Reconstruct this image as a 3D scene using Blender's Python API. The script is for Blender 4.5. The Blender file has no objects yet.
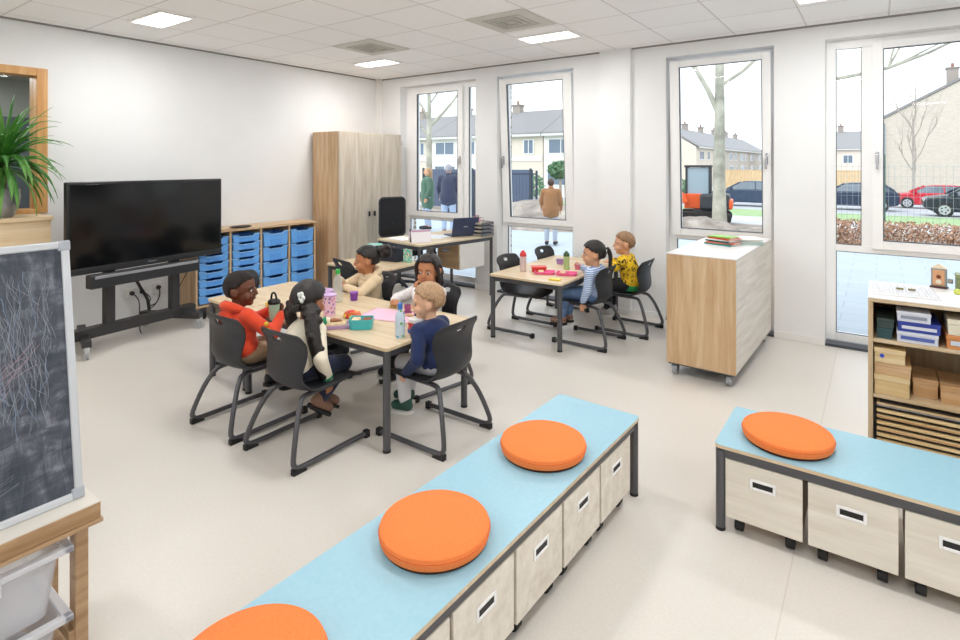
import bpy, bmesh, math, random
from mathutils import Vector, Matrix, noise as mnoise
random.seed(7)
C = bpy.context.scene.collection
PI = math.pi
V = Vector
def R(d): return math.radians(d)

# ------------------------------------------------------------------ materials
MATS = {}
def srgb(c):
    return tuple(((x/12.92) if x <= .04045 else ((x+.055)/1.055)**2.4) for x in c)
def hexc(h):
    return srgb(tuple(int(h[i:i+2], 16)/255 for i in (0, 2, 4)))
def mat(name, col, rough=.5, metal=0, spec=.5, **k):
    if name in MATS: return MATS[name]
    m = bpy.data.materials.new(name); m.use_nodes = True
    nt = m.node_tree; b = nt.nodes['Principled BSDF']
    if isinstance(col, str): col = hexc(col)
    b.inputs['Base Color'].default_value = (*col, 1)
    b.inputs['Roughness'].default_value = rough
    b.inputs['Metallic'].default_value = metal
    b.inputs['Specular IOR Level'].default_value = spec
    if 'emit' in k:
        b.inputs['Emission Color'].default_value = (*hexc(k.get('ecol', 'ffffff')), 1)
        b.inputs['Emission Strength'].default_value = k['emit']
    if 'trans' in k: b.inputs['Transmission Weight'].default_value = k['trans']
    if 'alpha' in k: b.inputs['Alpha'].default_value = k['alpha']
    if 'sss' in k:
        b.inputs['Subsurface Weight'].default_value = k['sss']
        b.inputs['Subsurface Radius'].default_value = (.02, .008, .004)
        b.inputs['Subsurface Scale'].default_value = .4
    if 'sheen' in k: b.inputs['Sheen Weight'].default_value = k['sheen']
    MATS[name] = m
    return m
def tc(nt, scale=(1, 1, 1), loc=(0, 0, 0), world=False):
    a = nt.nodes.new('ShaderNodeTexCoord'); mp = nt.nodes.new('ShaderNodeMapping')
    if world:
        g = nt.nodes.new('ShaderNodeNewGeometry'); nt.links.new(g.outputs['Position'], mp.inputs['Vector'])
    else: nt.links.new(a.outputs['Object'], mp.inputs['Vector'])
    mp.inputs['Scale'].default_value = scale; mp.inputs['Location'].default_value = loc
    return mp.outputs[0]
def ramp(nt, fac, stops, interp='LINEAR'):
    r = nt.nodes.new('ShaderNodeValToRGB'); cr = r.color_ramp; cr.interpolation = interp
    while len(cr.elements) < len(stops): cr.elements.new(.5)
    for e, (p, c) in zip(cr.elements, stops):
        e.position = p; e.color = (*(hexc(c) if isinstance(c, str) else c), 1)
    nt.links.new(fac, r.inputs['Fac']); return r.outputs['Color']
def setcol(m, out): m.node_tree.links.new(out, m.node_tree.nodes['Principled BSDF'].inputs['Base Color'])
def noise(nt, vec, scale, detail=3, rough=.5, dist=0):
    n = nt.nodes.new('ShaderNodeTexNoise'); n.inputs['Scale'].default_value = scale
    n.inputs['Detail'].default_value = detail; n.inputs['Roughness'].default_value = rough
    n.inputs['Distortion'].default_value = dist; nt.links.new(vec, n.inputs['Vector']); return n.outputs['Fac']
def bump(m, h, strength=.2, dist=.01):
    nt = m.node_tree; b = nt.nodes.new('ShaderNodeBump')
    b.inputs['Strength'].default_value = strength; b.inputs['Distance'].default_value = dist
    nt.links.new(h, b.inputs['Height']); nt.links.new(b.outputs[0], nt.nodes['Principled BSDF'].inputs['Normal'])
def wood(name, c1, c2, c3, axis='z', rough=.45, s=1.0):
    if name in MATS: return MATS[name]
    m = mat(name, c1, rough); nt = m.node_tree
    sc = {'z': (14, 14, 1.1), 'x': (1.1, 14, 14), 'y': (14, 1.1, 14)}[axis]
    v = tc(nt, tuple(a*s for a in sc), world=True)
    n = noise(nt, v, 1.6, 6, .62, .35)
    setcol(m, ramp(nt, n, [(.3, c2), (.5, c1), (.68, c3)]))
    return m
def noisy(name, stops, scale, rough=.6, detail=4, b=0, bscale=None, vscale=(1, 1, 1), world=False, **k):
    if name in MATS: return MATS[name]
    m = mat(name, stops[0][1], rough, **k); nt = m.node_tree
    v = tc(nt, vscale, world=world); n = noise(nt, v, scale, detail)
    setcol(m, ramp(nt, n, stops))
    if b: bump(m, noise(nt, v, bscale or scale*4, 3), b)
    return m

# ------------------------------------------------------------------ mesh builder
class MB:
    def __init__(s): s.v = []; s.f = []
    def add(s, vs, fs):
        o = len(s.v); s.v += [tuple(v) for v in vs]; s.f += [tuple(i+o for i in f) for f in fs]; return s
    def box(s, x0, x1, y0, y1, z0, z1, M=None):
        vs = [V(p) for p in ((x0,y0,z0),(x1,y0,z0),(x1,y1,z0),(x0,y1,z0),(x0,y0,z1),(x1,y0,z1),(x1,y1,z1),(x0,y1,z1))]
        if M is not None: vs = [M @ v for v in vs]
        return s.add(vs, [(0,3,2,1),(4,5,6,7),(0,1,5,4),(1,2,6,5),(2,3,7,6),(3,0,4,7)])
    def rings(s, rings, cap=True, close=True):
        n = len(rings[0]); vs = [p for r in rings for p in r]; fs = []
        for i in range(len(rings)-1):
            for j in range(n if close else n-1):
                k = (j+1) % n
                fs.append((i*n+j, i*n+k, (i+1)*n+k, (i+1)*n+j))
        if cap and close:
            fs.append(tuple(range(n))[::-1]); fs.append(tuple((len(rings)-1)*n+j for j in range(n)))
        return s.add(vs, fs)
    def cyl(s, p, q, r, r2=None, n=12):
        p = V(p); q = V(q); r2 = r if r2 is None else r2
        d = (q-p).normalized(); a = d.orthogonal().normalized(); b = d.cross(a)
        ring = lambda c, rr: [c+(a*math.cos(2*PI*i/n)+b*math.sin(2*PI*i/n))*rr for i in range(n)]
        return s.rings([ring(p, r), ring(q, r2)])
    def tube(s, pts, r, n=8, sub=0):
        pts = [V(p) for p in pts]
        if sub: pts = catmull(pts, sub)
        rr = r if callable(r) else (lambda t: r)
        m = len(pts); rings = []
        d0 = (pts[1]-pts[0]).normalized(); a = d0.orthogonal().normalized()
        for i, p in enumerate(pts):
            d = (pts[min(i+1, m-1)]-pts[max(i-1, 0)]).normalized()
            a = (a-d*a.dot(d)).normalized(); b = d.cross(a); q = rr(i/(m-1))
            rings.append([p+(a*math.cos(2*PI*k/n)+b*math.sin(2*PI*k/n))*q for k in range(n)])
        return s.rings(rings)
    def lathe(s, c, prof, n=24, sx=1, sy=1, M=None):
        c = V(c); rings = []
        for r, z in prof:
            ring = [c+V((r*sx*math.cos(2*PI*i/n), r*sy*math.sin(2*PI*i/n), z)) for i in range(n)]
            if M is not None: ring = [M @ p for p in ring]
            rings.append(ring)
        return s.rings(rings)
    def ell(s, c, r, M=None, nu=16, nv=10):
        c = V(c); vs = []; fs = []
        if not hasattr(r, '__len__'): r = (r, r, r)
        for i in range(1, nv):
            t = PI*i/nv
            for j in range(nu):
                p = 2*PI*j/nu
                vs.append(V((r[0]*math.sin(t)*math.cos(p), r[1]*math.sin(t)*math.sin(p), r[2]*math.cos(t)))+c)
        top = len(vs); vs.append(c+V((0, 0, r[2]))); vs.append(c-V((0, 0, r[2])))
        for i in range(nv-2):
            for j in range(nu):
                k = (j+1) % nu; fs.append((i*nu+j, (i+1)*nu+j, (i+1)*nu+k, i*nu+k))
        for j in range(nu):
            k = (j+1) % nu; fs.append((top, j, k)); fs.append((top+1, (nv-2)*nu+k, (nv-2)*nu+j))
        if M is not None: vs = [M @ v for v in vs]
        return s.add(vs, fs)
    def cap(s, p, q, r1, r2=None, n=12):
        """tapered capsule"""
        p = V(p); q = V(q); r2 = r1 if r2 is None else r2
        d = (q-p)
        if d.length < 1e-6: return s.ell(p, r1)
        d.normalize(); a = d.orthogonal().normalized(); b = d.cross(a); rings = []
        for c, r, ts in ((p, r1, (-80, -55, -28, 0)), (q, r2, (0, 28, 55, 80))):
            for t in ts:
                t = R(t); cc = c+d*math.sin(t)*r; rad = r*math.cos(t)
                rings.append([cc+(a*math.cos(2*PI*k/n)+b*math.sin(2*PI*k/n))*rad for k in range(n)])
        return s.rings(rings)
    def prism(s, poly, z0, z1, M=None):
        n = len(poly)
        a = [V((x, y, z0)) for x, y in poly]; b = [V((x, y, z1)) for x, y in poly]
        if M is not None: a = [M @ v for v in a]; b = [M @ v for v in b]
        return s.rings([a, b])
    def build(s, name, m, parent=None, smooth=True, bevel=0, seg=2, loc=None, rotz=0, remesh=0, iters=4, subd=0, solid=0, ang=38):
        me = bpy.data.meshes.new(name); me.from_pydata(s.v, [], s.f)
        bm = bmesh.new(); bm.from_mesh(me); bmesh.ops.recalc_face_normals(bm, faces=bm.faces); bm.to_mesh(me); bm.free()
        if isinstance(m, (list, tuple)):
            for x in m: me.materials.append(x)
        else: me.materials.append(m)
        if smooth:
            me.polygons.foreach_set('use_smooth', [True]*len(me.polygons))
            if not remesh and not subd: me.set_sharp_from_angle(angle=R(ang))
        o = bpy.data.objects.new(name, me); C.objects.link(o)
        if parent is not None: o.parent = parent
        if loc is not None: o.location = loc
        if rotz: o.rotation_euler = (0, 0, rotz)
        if solid:
            md = o.modifiers.new('Solidify', 'SOLIDIFY'); md.thickness = solid; md.offset = 0
        if bevel:
            md = o.modifiers.new('Bevel', 'BEVEL'); md.width = bevel; md.segments = seg; md.limit_method = 'ANGLE'; md.angle_limit = R(40)
        if remesh:
            md = o.modifiers.new('Remesh', 'REMESH'); md.mode = 'VOXEL'; md.voxel_size = remesh; md.use_smooth_shade = True
            md = o.modifiers.new('Smooth', 'SMOOTH'); md.iterations = iters; md.factor = .5
        if subd:
            md = o.modifiers.new('Subd', 'SUBSURF'); md.levels = subd; md.render_levels = subd
        return o
def catmull(P, k):
    out = []
    for i in range(len(P)-1):
        p0 = P[max(i-1, 0)]; p1 = P[i]; p2 = P[i+1]; p3 = P[min(i+2, len(P)-1)]
        for j in range(k):
            t = j/k
            out.append(.5*((2*p1)+(p2-p0)*t+(2*p0-5*p1+4*p2-p3)*t*t+(3*p1-p0-3*p2+p3)*t**3))
    return out+[P[-1]]
def rrect(x0, x1, y0, y1, r, n=5):
    out = []
    for cx, cy, a0 in ((x1-r, y1-r, 0), (x0+r, y1-r, 90), (x0+r, y0+r, 180), (x1-r, y0+r, 270)):
        for i in range(n+1):
            a = R(a0+90*i/n); out.append((cx+r*math.cos(a), cy+r*math.sin(a)))
    return out
def tag(o, label=None, cat=None, group=None, kind=None):
    if label: o['label'] = label
    if cat: o['category'] = cat
    if group: o['group'] = group
    if kind: o['kind'] = kind
    return o
def thing(name, label, cat, loc=(0, 0, 0), rotz=0, group=None):
    o = bpy.data.objects.new(name, None); C.objects.link(o); o.empty_display_size = .05
    o.location = loc; o.rotation_euler = (0, 0, rotz); return tag(o, label, cat, group)
def copy_tree(o, parent=None):
    c = o.copy(); C.objects.link(c); c.parent = parent
    for ch in list(o.children): copy_tree(ch, c)
    return c
def bx(name, m, parent, x0, x1, y0, y1, z0, z1, bevel=.002, **k):
    return MB().box(x0, x1, y0, y1, z0, z1).build(name, m, parent, bevel=bevel, **k)
def struct(o): o['kind'] = 'structure'; return o

# base materials
WHITE = mat('white_paint', 'f1f0ee', .55)
WALL = noisy('wall_plaster', [(.35, 'eeeff0'), (.65, 'f2f3f4')], 2, .75, b=.03, bscale=180, world=True)
FRAME = mat('white_upvc', 'fafafa', .3)
STEEL = mat('dark_steel', '56565a', .36, .3)
BLACKPL = mat('black_plastic', '2b2c30', .42)
BLACK = mat('black_matt', '141416', .5)
CHROME = mat('chrome', 'c9cbd0', .2, 1)
RUBBER = mat('rubber', '1c1c1d', .7)
OAKV = wood('oak_vertical', 'cfae88', 'b98f66', 'dcc19e', 'z')
OAKX = wood('oak_along_x', 'd9bf9a', 'c8a67e', 'e6d2b4', 'x')
OAKY = wood('oak_along_y', 'd2b48f', 'bb9468', 'e0c8a6', 'y')
ASHV = wood('pale_grey_oak_vertical', 'cbbfae', 'b6a893', 'd8cfc0', 'z')
ASHY = wood('pale_grey_oak_along_y', 'd3cdc4', 'c2bbb0', 'dedad2', 'y')
DOORV = wood('pale_door_veneer', 'd8cbb6', 'c4b59e', 'e4dac8', 'z')
TABLEW = wood('table_beech', 'dac4a2', 'ccb28c', 'e6d5b9', 'x', .35)
BINW = wood('whitewashed_board', 'e3dccf', 'd6cdbd', 'ece6da', 'x', .5)
BLUETOP = noisy('blue_laminate', [(.3, '98c4d6'), (.7, '9ec9da')], 60, .38)
FELT = noisy('orange_felt', [(.35, 'f27f3e'), (.65, 'f78c4c')], 260, .95, b=.12, bscale=500)
FELTD = mat('dark_felt_base', '4a2c22', .95)
GLASS = mat('window_glass', 'ffffff', .0, spec=.2)
def make_glass():
    nt = GLASS.node_tree
    for n in list(nt.nodes): nt.nodes.remove(n)
    o = nt.nodes.new('ShaderNodeOutputMaterial'); mx = nt.nodes.new('ShaderNodeMixShader')
    t = nt.nodes.new('ShaderNodeBsdfTransparent'); g = nt.nodes.new('ShaderNodeBsdfGlossy')
    t.inputs[0].default_value = (.95, .97, .98, 1); g.inputs['Roughness'].default_value = .0
    fr = nt.nodes.new('ShaderNodeFresnel'); fr.inputs[0].default_value = 1.25
    nt.links.new(fr.outputs[0], mx.inputs[0]); nt.links.new(t.outputs[0], mx.inputs[1]); nt.links.new(g.outputs[0], mx.inputs[2])
    nt.links.new(mx.outputs[0], o.inputs[0])
make_glass()

# ------------------------------------------------------------------ room
XL, XR, YB, YF, ZC = -5.6, 3.4, 5.33, -3.0, 2.66
FLOOR = noisy('floor_vinyl', [(.3, 'dad4cc'), (.7, 'dfdad3')], 90, .3, detail=6, world=True)
def floor_mat():
    nt = FLOOR.node_tree
    v = tc(nt, (1, 1, 1), world=True); n = noise(nt, v, 240, 2)
    b = nt.nodes['Principled BSDF']; b.inputs['Roughness'].default_value = .34
    bump(FLOOR, n, .04, .001)
floor_mat()
struct(MB().box(XL-.3, XR+.2, YF-.2, YB+.06, -.12, 0).build('floor', FLOOR, smooth=False))
sm = MB(); sm.box(-.262, -.258, YF, 5.33, 0, .0008)
struct(sm.build('trim_1', mat('seam', 'cfc8be', .5), smooth=False))
CEIL = mat('ceiling_tiles', 'f8f9fa', .9)
def ceil_mat():
    nt = CEIL.node_tree; v = tc(nt, (1, 1, 1), (4.92-.003, -1.865-.003, 0), world=True)
    br = nt.nodes.new('ShaderNodeTexBrick'); br.offset = 0; br.squash = 1
    nt.links.new(v, br.inputs['Vector']); br.inputs['Scale'].default_value = 1
    br.inputs['Brick Width'].default_value = .555; br.inputs['Row Height'].default_value = .555
    br.inputs['Mortar Size'].default_value = .006; br.inputs['Mortar Smooth'].default_value = .2
    br.inputs['Color1'].default_value = (*hexc('fbfbfc'), 1); br.inputs['Color2'].default_value = (*hexc('f6f6f7'), 1)
    br.inputs['Mortar'].default_value = (*hexc('d5d3d1'), 1)
    setcol(CEIL, br.outputs['Color']); bump(CEIL, noise(nt, tc(nt, world=True), 300, 2), .15, .002)
ceil_mat()
struct(MB().box(XL-.3, XR+.2, YF-.2, YB+.4, ZC, ZC+.2).build('ceiling', CEIL, smooth=False))
sg = MB(); sg.box(XL, XL+.012, YF, YB, ZC-.014, ZC); sg.box(XL, -2.3, YB-.012, YB, ZC-.014, ZC); sg.box(-2.0, XR, YB-.012, YB, ZC-.014, ZC)
struct(sg.build('trim_2', mat('shadow_gap', '8f8c8a', .7), smooth=False))
# left wall with a hall window
WIY0, WIY1, WIZ0, WIZ1 = .35, 1.612, 1.10, 2.285
w = MB(); w.box(XL-.15, XL, YF, WIY0, 0, ZC).box(XL-.15, XL, WIY1, YB+.3, 0, ZC).box(XL-.15, XL, WIY0, WIY1, 0, WIZ0).box(XL-.15, XL, WIY0, WIY1, WIZ1, ZC)
struct(w.build('wall_left', WALL, smooth=False))
struct(MB().box(XR, XR+.15, YF, YB, 0, ZC).build('wall_right', WALL, smooth=False))
struct(MB().box(XL, XR, YF-.15, YF, 0, ZC).build('wall_front', WALL, smooth=False))
# back wall
OPN = [(-5.20, -3.944), (-3.63, -2.641), (-1.66, -.725), (-.347, 1.55)]
ZT = 2.53
def piers(y0, y1, z1=ZC, z0=0):
    w = MB(); xs = [XL-.15]+[a for o in OPN for a in o]+[XR+.15]
    for i in range(0, len(xs), 2): w.box(xs[i], xs[i+1], y0, y1, z0, z1)
    for a, b in OPN: w.box(a, b, y0, y1, ZT, z1)
    return w
struct(piers(YB, YB+.16).build('wall_back', WALL, smooth=False))
BRICK = mat('brick', 'b9a08c', .85)
def brick_mat(m, c1, c2, mo, w=.2, h=.06, plane='xz', msz=.008):
    nt = m.node_tree; g = nt.nodes.new('ShaderNodeNewGeometry'); sp = nt.nodes.new('ShaderNodeSeparateXYZ'); cb = nt.nodes.new('ShaderNodeCombineXYZ')
    nt.links.new(g.outputs['Position'], sp.inputs[0])
    ad = nt.nodes.new('ShaderNodeMath'); nt.links.new(sp.outputs['X'], ad.inputs[0]); nt.links.new(sp.outputs['Y'], ad.inputs[1])
    nt.links.new(ad.outputs[0], cb.inputs['X']); nt.links.new(sp.outputs['Z'], cb.inputs['Y'])
    br = nt.nodes.new('ShaderNodeTexBrick'); nt.links.new(cb.outputs[0], br.inputs['Vector']); br.inputs['Scale'].default_value = 1
    br.inputs['Brick Width'].default_value = w; br.inputs['Row Height'].default_value = h; br.inputs['Mortar Size'].default_value = msz
    for k, c in (('Color1', c1), ('Color2', c2), ('Mortar', mo)): br.inputs[k].default_value = (*hexc(c), 1)
    setcol(m, br.outputs['Color'])
brick_mat(BRICK, 'a8998c', '8f8680', 'dfdad3')
o = struct(piers(YB+.22, YB+.32, ZC+.6, -.6).build('wall_outer', BRICK, smooth=False))
# column, pipe duct, baseboards
struct(MB().box(-2.32, -1.995, YB-.055, YB, 0, ZC).build('trim_3', WALL, smooth=False))
struct(MB().box(XL, XL+.075, YB-.075, YB, 0, ZC).build('trim_4', WHITE, bevel=.004))
bb = MB()
xs = [XL]+[a for o in OPN for a in o]+[XR]
for i in range(0, len(xs), 2): bb.box(xs[i], xs[i+1], YB-.012, YB, 0, .058)
bb.box(-2.33, -1.985, YB-.067, YB-.012, 0, .058)
struct(bb.build('baseboard_back', WHITE, bevel=.003))
struct(MB().box(XL, XL+.012, YF, YB, 0, .058).build('baseboard_left', WHITE, bevel=.003))

# windows
YW = 5.43   # room-side face of the frames
DARKGASKET = mat('window_gasket', '4d5560', .5)
def ring_box(w, x0, x1, z0, z1, t, y0, y1, tb=None, tt=None):
    tb = tb or t; tt = tt or t
    w.box(x0, x0+t, y0, y1, z0, z1).box(x1-t, x1, y0, y1, z0, z1)
    w.box(x0+t, x1-t, y0, y1, z0, z0+tb).box(x0+t, x1-t, y0, y1, z1-tt, z1)
def handle(parent, x, y, z):
    h = MB(); h.box(x-.012, x+.012, y-.008, y, z-.05, z+.05); h.cyl((x, y-.008, z+.02), (x, y-.035, z+.02), .009)
    h.box(x-.009, x+.009, y-.045, y-.032, z-.1, z+.03); h.build('window_handle', CHROME, parent, bevel=.003)
def window(n, x0, x1, sash, tilt=0, side=None, hside='l'):
    root = MB(); ring_box(root, x0, x1, .03, ZT, .07, YW+.02, YW+.09, tb=.06)
    root.box(x0+.07, x1-.07, YW+.022, YW+.088, .775, .83)       # transom
    if side: root.box(side[0], side[1], YW+.022, YW+.088, .83, ZT-.07)
    r = struct(root.build('window_%d' % n, FRAME, bevel=.003))
    # sash
    s0, s1, g0, g1 = sash; z0, z1 = .815, 2.49
    M = Matrix.Identity(4)
    s = MB(); yy0, yy1 = YW-.012, YW+.05
    a = MB(); a.box(s0, g0, yy0, yy1, z0, z1).box(g1, s1, yy0, yy1, z0, z1).box(g0, g1, yy0, yy1, z0, z0+.07).box(g0, g1, yy0, yy1, z1-.065, z1)
    piv = Matrix.Translation((0, yy0+.02, z0)) @ Matrix.Rotation(R(tilt), 4, 'X') @ Matrix.Translation((0, -yy0-.02, -z0))
    a.v = [tuple(piv @ V(v)) for v in a.v]
    so = a.build('sash', FRAME, r, bevel=.004)
    g = MB(); g.box(g0, g1, YW+.018, YW+.024, z0+.07, z1-.065); g.v = [tuple(piv @ V(v)) for v in g.v]
    g.build('glass_pane', GLASS, so, smooth=False)
    k = MB(); ring_box(k, g0-.001, g1+.001, z0+.069, z1-.064, .006, yy0-.001, YW+.017); k.v = [tuple(piv @ V(v)) for v in k.v]
    k.build('gasket', DARKGASKET, so, smooth=False)
    hx = s1-.035 if hside == 'r' else s0+.035
    hh = MB(); yb = yy0
    hh.box(hx-.012, hx+.012, yb-.01, yb, 1.50, 1.60); hh.cyl((hx, yb-.01, 1.57), (hx, yb-.035, 1.57), .009); hh.box(hx-.009, hx+.009, yb-.045, yb-.03, 1.46, 1.58)
    hh.v = [tuple(piv @ V(v)) for v in hh.v]; hh.build('window_handle', CHROME, so, bevel=.003)
    lx0, lx1 = x0+.07, x1-.07
    MB().box(lx0, lx1, YW+.045, YW+.051, .09, .775).build('lower_pane', GLASS, r, smooth=False)
    k = MB(); ring_box(k, lx0, lx1, .09, .775, .005, YW+.03, YW+.044); k.build('lower_gasket', DARKGASKET, r, smooth=False)
    if side:
        p0, p1 = (side[1], x1-.07) if side[2] == 'r' else (x0+.07, side[0])
        MB().box(p0, p1, YW+.045, YW+.051, .83, ZT-.045).build('side_pane', GLASS, r, smooth=False)
        k = MB(); ring_box(k, p0, p1, .83, ZT-.045, .005, YW+.03, YW+.044); k.build('side_gasket', DARKGASKET, r, smooth=False)
    MB().box(x0, x1, YB+.0, YW+.03, .0, .022).build('threshold', mat('dark_threshold', '3f444f', .35), r, smooth=False)
    MB().box(x0, x1, YW+.09, YB+.36, -.02, .03).build('outer_sill', mat('outer_sill', 'b9bdc2', .5), r, smooth=False)
    return r
window(1, -5.20, -3.944, (-5.135, -4.215, -4.977, -4.29), side=(-4.225, -4.14, 'r'), hside='r')
window(2, -3.63, -2.641, (-3.60, -2.675, -3.50, -2.775), tilt=3.2, hside='l')
window(3, -1.66, -.725, (-1.63, -.755, -1.54, -.825), tilt=2.6, hside='r')
window(4, -.347, 1.55, (-.03, 1.50, .045, 1.43), side=(-.10, -.02, 'l'), hside='l')

# hall window in the left wall: wood frame, glass, dim hall behind
PINE = wood('honey_pine', 'd9a468', 'c98f50', 'e3b57c', 'z', .4)
fw = MB(); ring_box(fw, 0, 1, 0, 1, .1, 0, 1)
fw = MB()
for y0, y1, z0, z1 in ((WIY0, WIY0+.07, WIZ0, WIZ1), (WIY1-.075, WIY1, WIZ0, WIZ1), (WIY0+.07, WIY1-.075, WIZ0, WIZ0+.035), (WIY0+.07, WIY1-.075, WIZ1-.065, WIZ1)):
    fw.box(XL-.16, XL+.015, y0, y1, z0, z1)
hw = struct(fw.build('window_5', PINE, bevel=.004))
MB().box(XL-.08, XL-.074, WIY0+.07, WIY1-.075, WIZ0+.035, WIZ1-.065).build('glass_pane', GLASS, hw, smooth=False)
HALL = mat('hall_paint', 'aeb0a6', .8)
hb = MB(); hb.box(-7.6, -7.5, -1.5, 4, 0, 2.66).box(-7.6, XL-.16, -1.6, -1.5, 0, 2.66).box(-7.6, XL-.16, 4, 4.1, 0, 2.66).box(-7.6, XL-.16, -1.5, 4, 2.4, 2.5).box(-7.6, XL-.16, -1.5, 4, -.05, 0)
struct(hb.build('wall_hall', HALL, smooth=False))
hs = thing('coat_rack_panel', 'dim grey coat rack panel seen through the hall window behind the yucca', 'coat rack', (-7.46, 2.1, 0))
bx('backboard', mat('rack_grey', '5c6468', .6), hs, -.03, .02, -1.3, .9, 1.0, 2.0)
for i in range(7): MB().cyl((.02, -1.1+i*.3, 1.7), (.08, -1.1+i*.3, 1.72), .012).build('hook', CHROME, hs)
# ------------------------------------------------------------------ ceiling fittings
LAMPW = mat('lamp_diffuser', 'ffffff', .6, emit=5.0, ecol='fffaf2')
def ceiling_light(x, y, label, w=.50, d=.235, power=22, group='recessed ceiling lights'):
    t = thing('ceiling_light', label, 'ceiling light', (x, y, ZC-.012), 0, group)
    m = MB(); ring_box_xy(m, -w/2-.02, w/2+.02, -d/2-.02, d/2+.02, .02, 0, .012); m.build('lamp_frame', WHITE, t, smooth=False)
    MB().box(-w/2, w/2, -d/2, d/2, .004, .01).build('diffuser', LAMPW, t, smooth=False)
    m = MB()
    for i in range(1, 6): xx = -w/2+w*i/6; m.box(xx-.003, xx+.003, -d/2, d/2, 0, .004)
    m.build('louvre', WHITE, t, smooth=False)
    l = bpy.data.lights.new('lamp_light', 'AREA'); l.shape = 'RECTANGLE'; l.size = w; l.size_y = d; l.energy = power; l.color = (.985, .99, .985)
    lo = bpy.data.objects.new('lamp_light', l); C.objects.link(lo); lo.parent = t; lo.location = (0, 0, -.02)
    return t
def ring_box_xy(w, x0, x1, y0, y1, t, z0, z1):
    w.box(x0, x0+t, y0, y1, z0, z1).box(x1-t, x1, y0, y1, z0, z1).box(x0+t, x1-t, y0, y0+t, z0, z1).box(x0+t, x1-t, y1-t, y1, z0, z1)
LP = 13
ceiling_light(-4.67, 2.085, 'bright recessed ceiling light above the television wall', power=LP)
ceiling_light(-4.67, 4.41, 'recessed ceiling light in the far corner near the tall cupboard', power=LP)
ceiling_light(-2.43, 4.40, 'recessed ceiling light above the far children\'s table by the windows', power=LP)
ceiling_light(-.2, 4.40, 'recessed ceiling light cut by the top edge above the wheeled counter', power=LP)
for x, y in ((-2.43, 2.1), (-.2, 2.1), (2.0, 4.4), (2.0, 2.1), (-4.67, -.2), (-2.43, -.2), (-.2, -.2), (2.0, -.2), (-2.43, -2.2), (.8, -2.2)):
    ceiling_light(x, y, 'recessed ceiling light above and behind the camera', power=LP)
VENT = mat('vent_grey', 'cfcdc6', .6)
for x, y, lb in ((-4.09, 3.79, 'square grey air vent in the ceiling between the two left lights'), (-2.42, 3.76, 'square grey air vent in the ceiling near the top centre')):
    t = thing('ceiling_vent', lb, 'ceiling vent', (x, y, ZC-.008), 0, 'ceiling air vents')
    bx('vent_plate', VENT, t, -.27, .27, -.27, .27, 0, .008)
    for i, r in enumerate((.17, .12, .07)):
        m = MB(); ring_box_xy(m, -r, r, -r, r, .018, -.006-.004*i, 0); m.build('vent_blade', mat('vent_blade', 'bdbbb3', .5), t, smooth=False)

# ------------------------------------------------------------------ chairs
SHELL = noisy('chair_shell', [(.4, '222328'), (.6, '26272c')], 8, .5, b=.06, bscale=500)
def chair_shell():
    prof = [(.225, .315), (.215, .338), (.16, .347), (.08, .343), (0, .338), (-.08, .338), (-.14, .348), (-.18, .385), (-.19, .43), (-.178, .48), (-.168, .53), (-.178, .58), (-.187, .600), (-.20, .626), (-.215, .66)]
    hw = [.165, .178, .188, .192, .192, .186, .172, .157, .15, .16, .172, .181, .186, .186, .162]
    n = 12; vs = []; fs = []
    for i, ((y, z), w) in enumerate(zip(prof, hw)):
        for j in range(n+1):
            u = j/n*2-1; x = u*w
            if i < 6: zz = z+.014*u*u-(.0 if i else 0); yy = y
            else: zz = z+(.008*u*u if i < 8 else -.012*u*u*(1 if i > 12 else 0)); yy = y+.035*u*u
            vs.append((x, yy, zz))
    for i in range(len(prof)-1):
        for j in range(n):
            if i == 12 and j in (5, 6): continue
            a = i*(n+1)+j; fs.append((a, a+1, a+n+2, a+n+1))
    m = MB(); m.add(vs, fs); return m
def make_chair():
    t = thing('school_chair', 'x', 'chair')
    chair_shell().build('seat_shell', SHELL, t, solid=.012, subd=1)
    for s in (-1, 1):
        pts = [(s*.205, .215, .022), (s*.205, 0, .022), (s*.205, -.19, .022), (s*.205, -.232, .035), (s*.2, -.24, .075), (s*.165, -.195, .21), (s*.13, -.15, .295), (s*.115, -.11, .318), (s*.11, 0, .32), (s*.11, .12, .325)]
        MB().tube(pts, .0135, 10, sub=3).build('frame_tube', STEEL, t)
        MB().box(s*.205-.016, s*.205+.016, .205, .235, 0, .04).build('front_cap', RUBBER, t, bevel=.004)
        MB().prism([(-.25, 0), (-.175, 0), (-.175, .012), (-.215, .026), (-.25, .03)], s*.205-.014, s*.205+.014, M=Matrix(((0, 0, 1, 0), (1, 0, 0, 0), (0, 1, 0, 0), (0, 0, 0, 1)))).build('rear_foot', RUBBER, t, bevel=.002)
    MB().box(-.12, .12, -.03, .03, .312, .334).build('seat_bracket', STEEL, t, bevel=.003)
    return t
chair0 = make_chair(); used = []
def chair(x, y, deg, label, group):
    t = chair0 if not used else copy_tree(chair0)
    used.append(1); t.location = (x, y, 0); t.rotation_euler = (0, 0, R(deg)); tag(t, label, 'chair', group); return t
G1 = 'black chairs around the near children\'s table'; G2 = 'black chairs around the far children\'s table'
chair(-3.02, 1.85, 0, 'black school chair carrying the boy in the orange hoodie', G1)
chair(-2.495, 1.865, 0, 'black school chair carrying the girl in the cream jumper', G1)
chair(-2.03, 2.35, 90, 'black school chair carrying the boy in the navy jumper, nearest the blue bench', G1)
chair(-2.52, 2.83, 168, 'black school chair behind the girl resting her chin on her hand', G1)
chair(-3.16, 2.86, 165, 'black school chair behind the girl in the beige hoodie', G1)
chair(-3.90, 2.47, -68, 'empty black chair at the left end of the near table, before the blue trays', G1)
chair(-3.86, 3.43, -12, 'empty black chair with a grip hole, pushed in at the table before the desk', 'black chairs at the small table')
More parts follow.
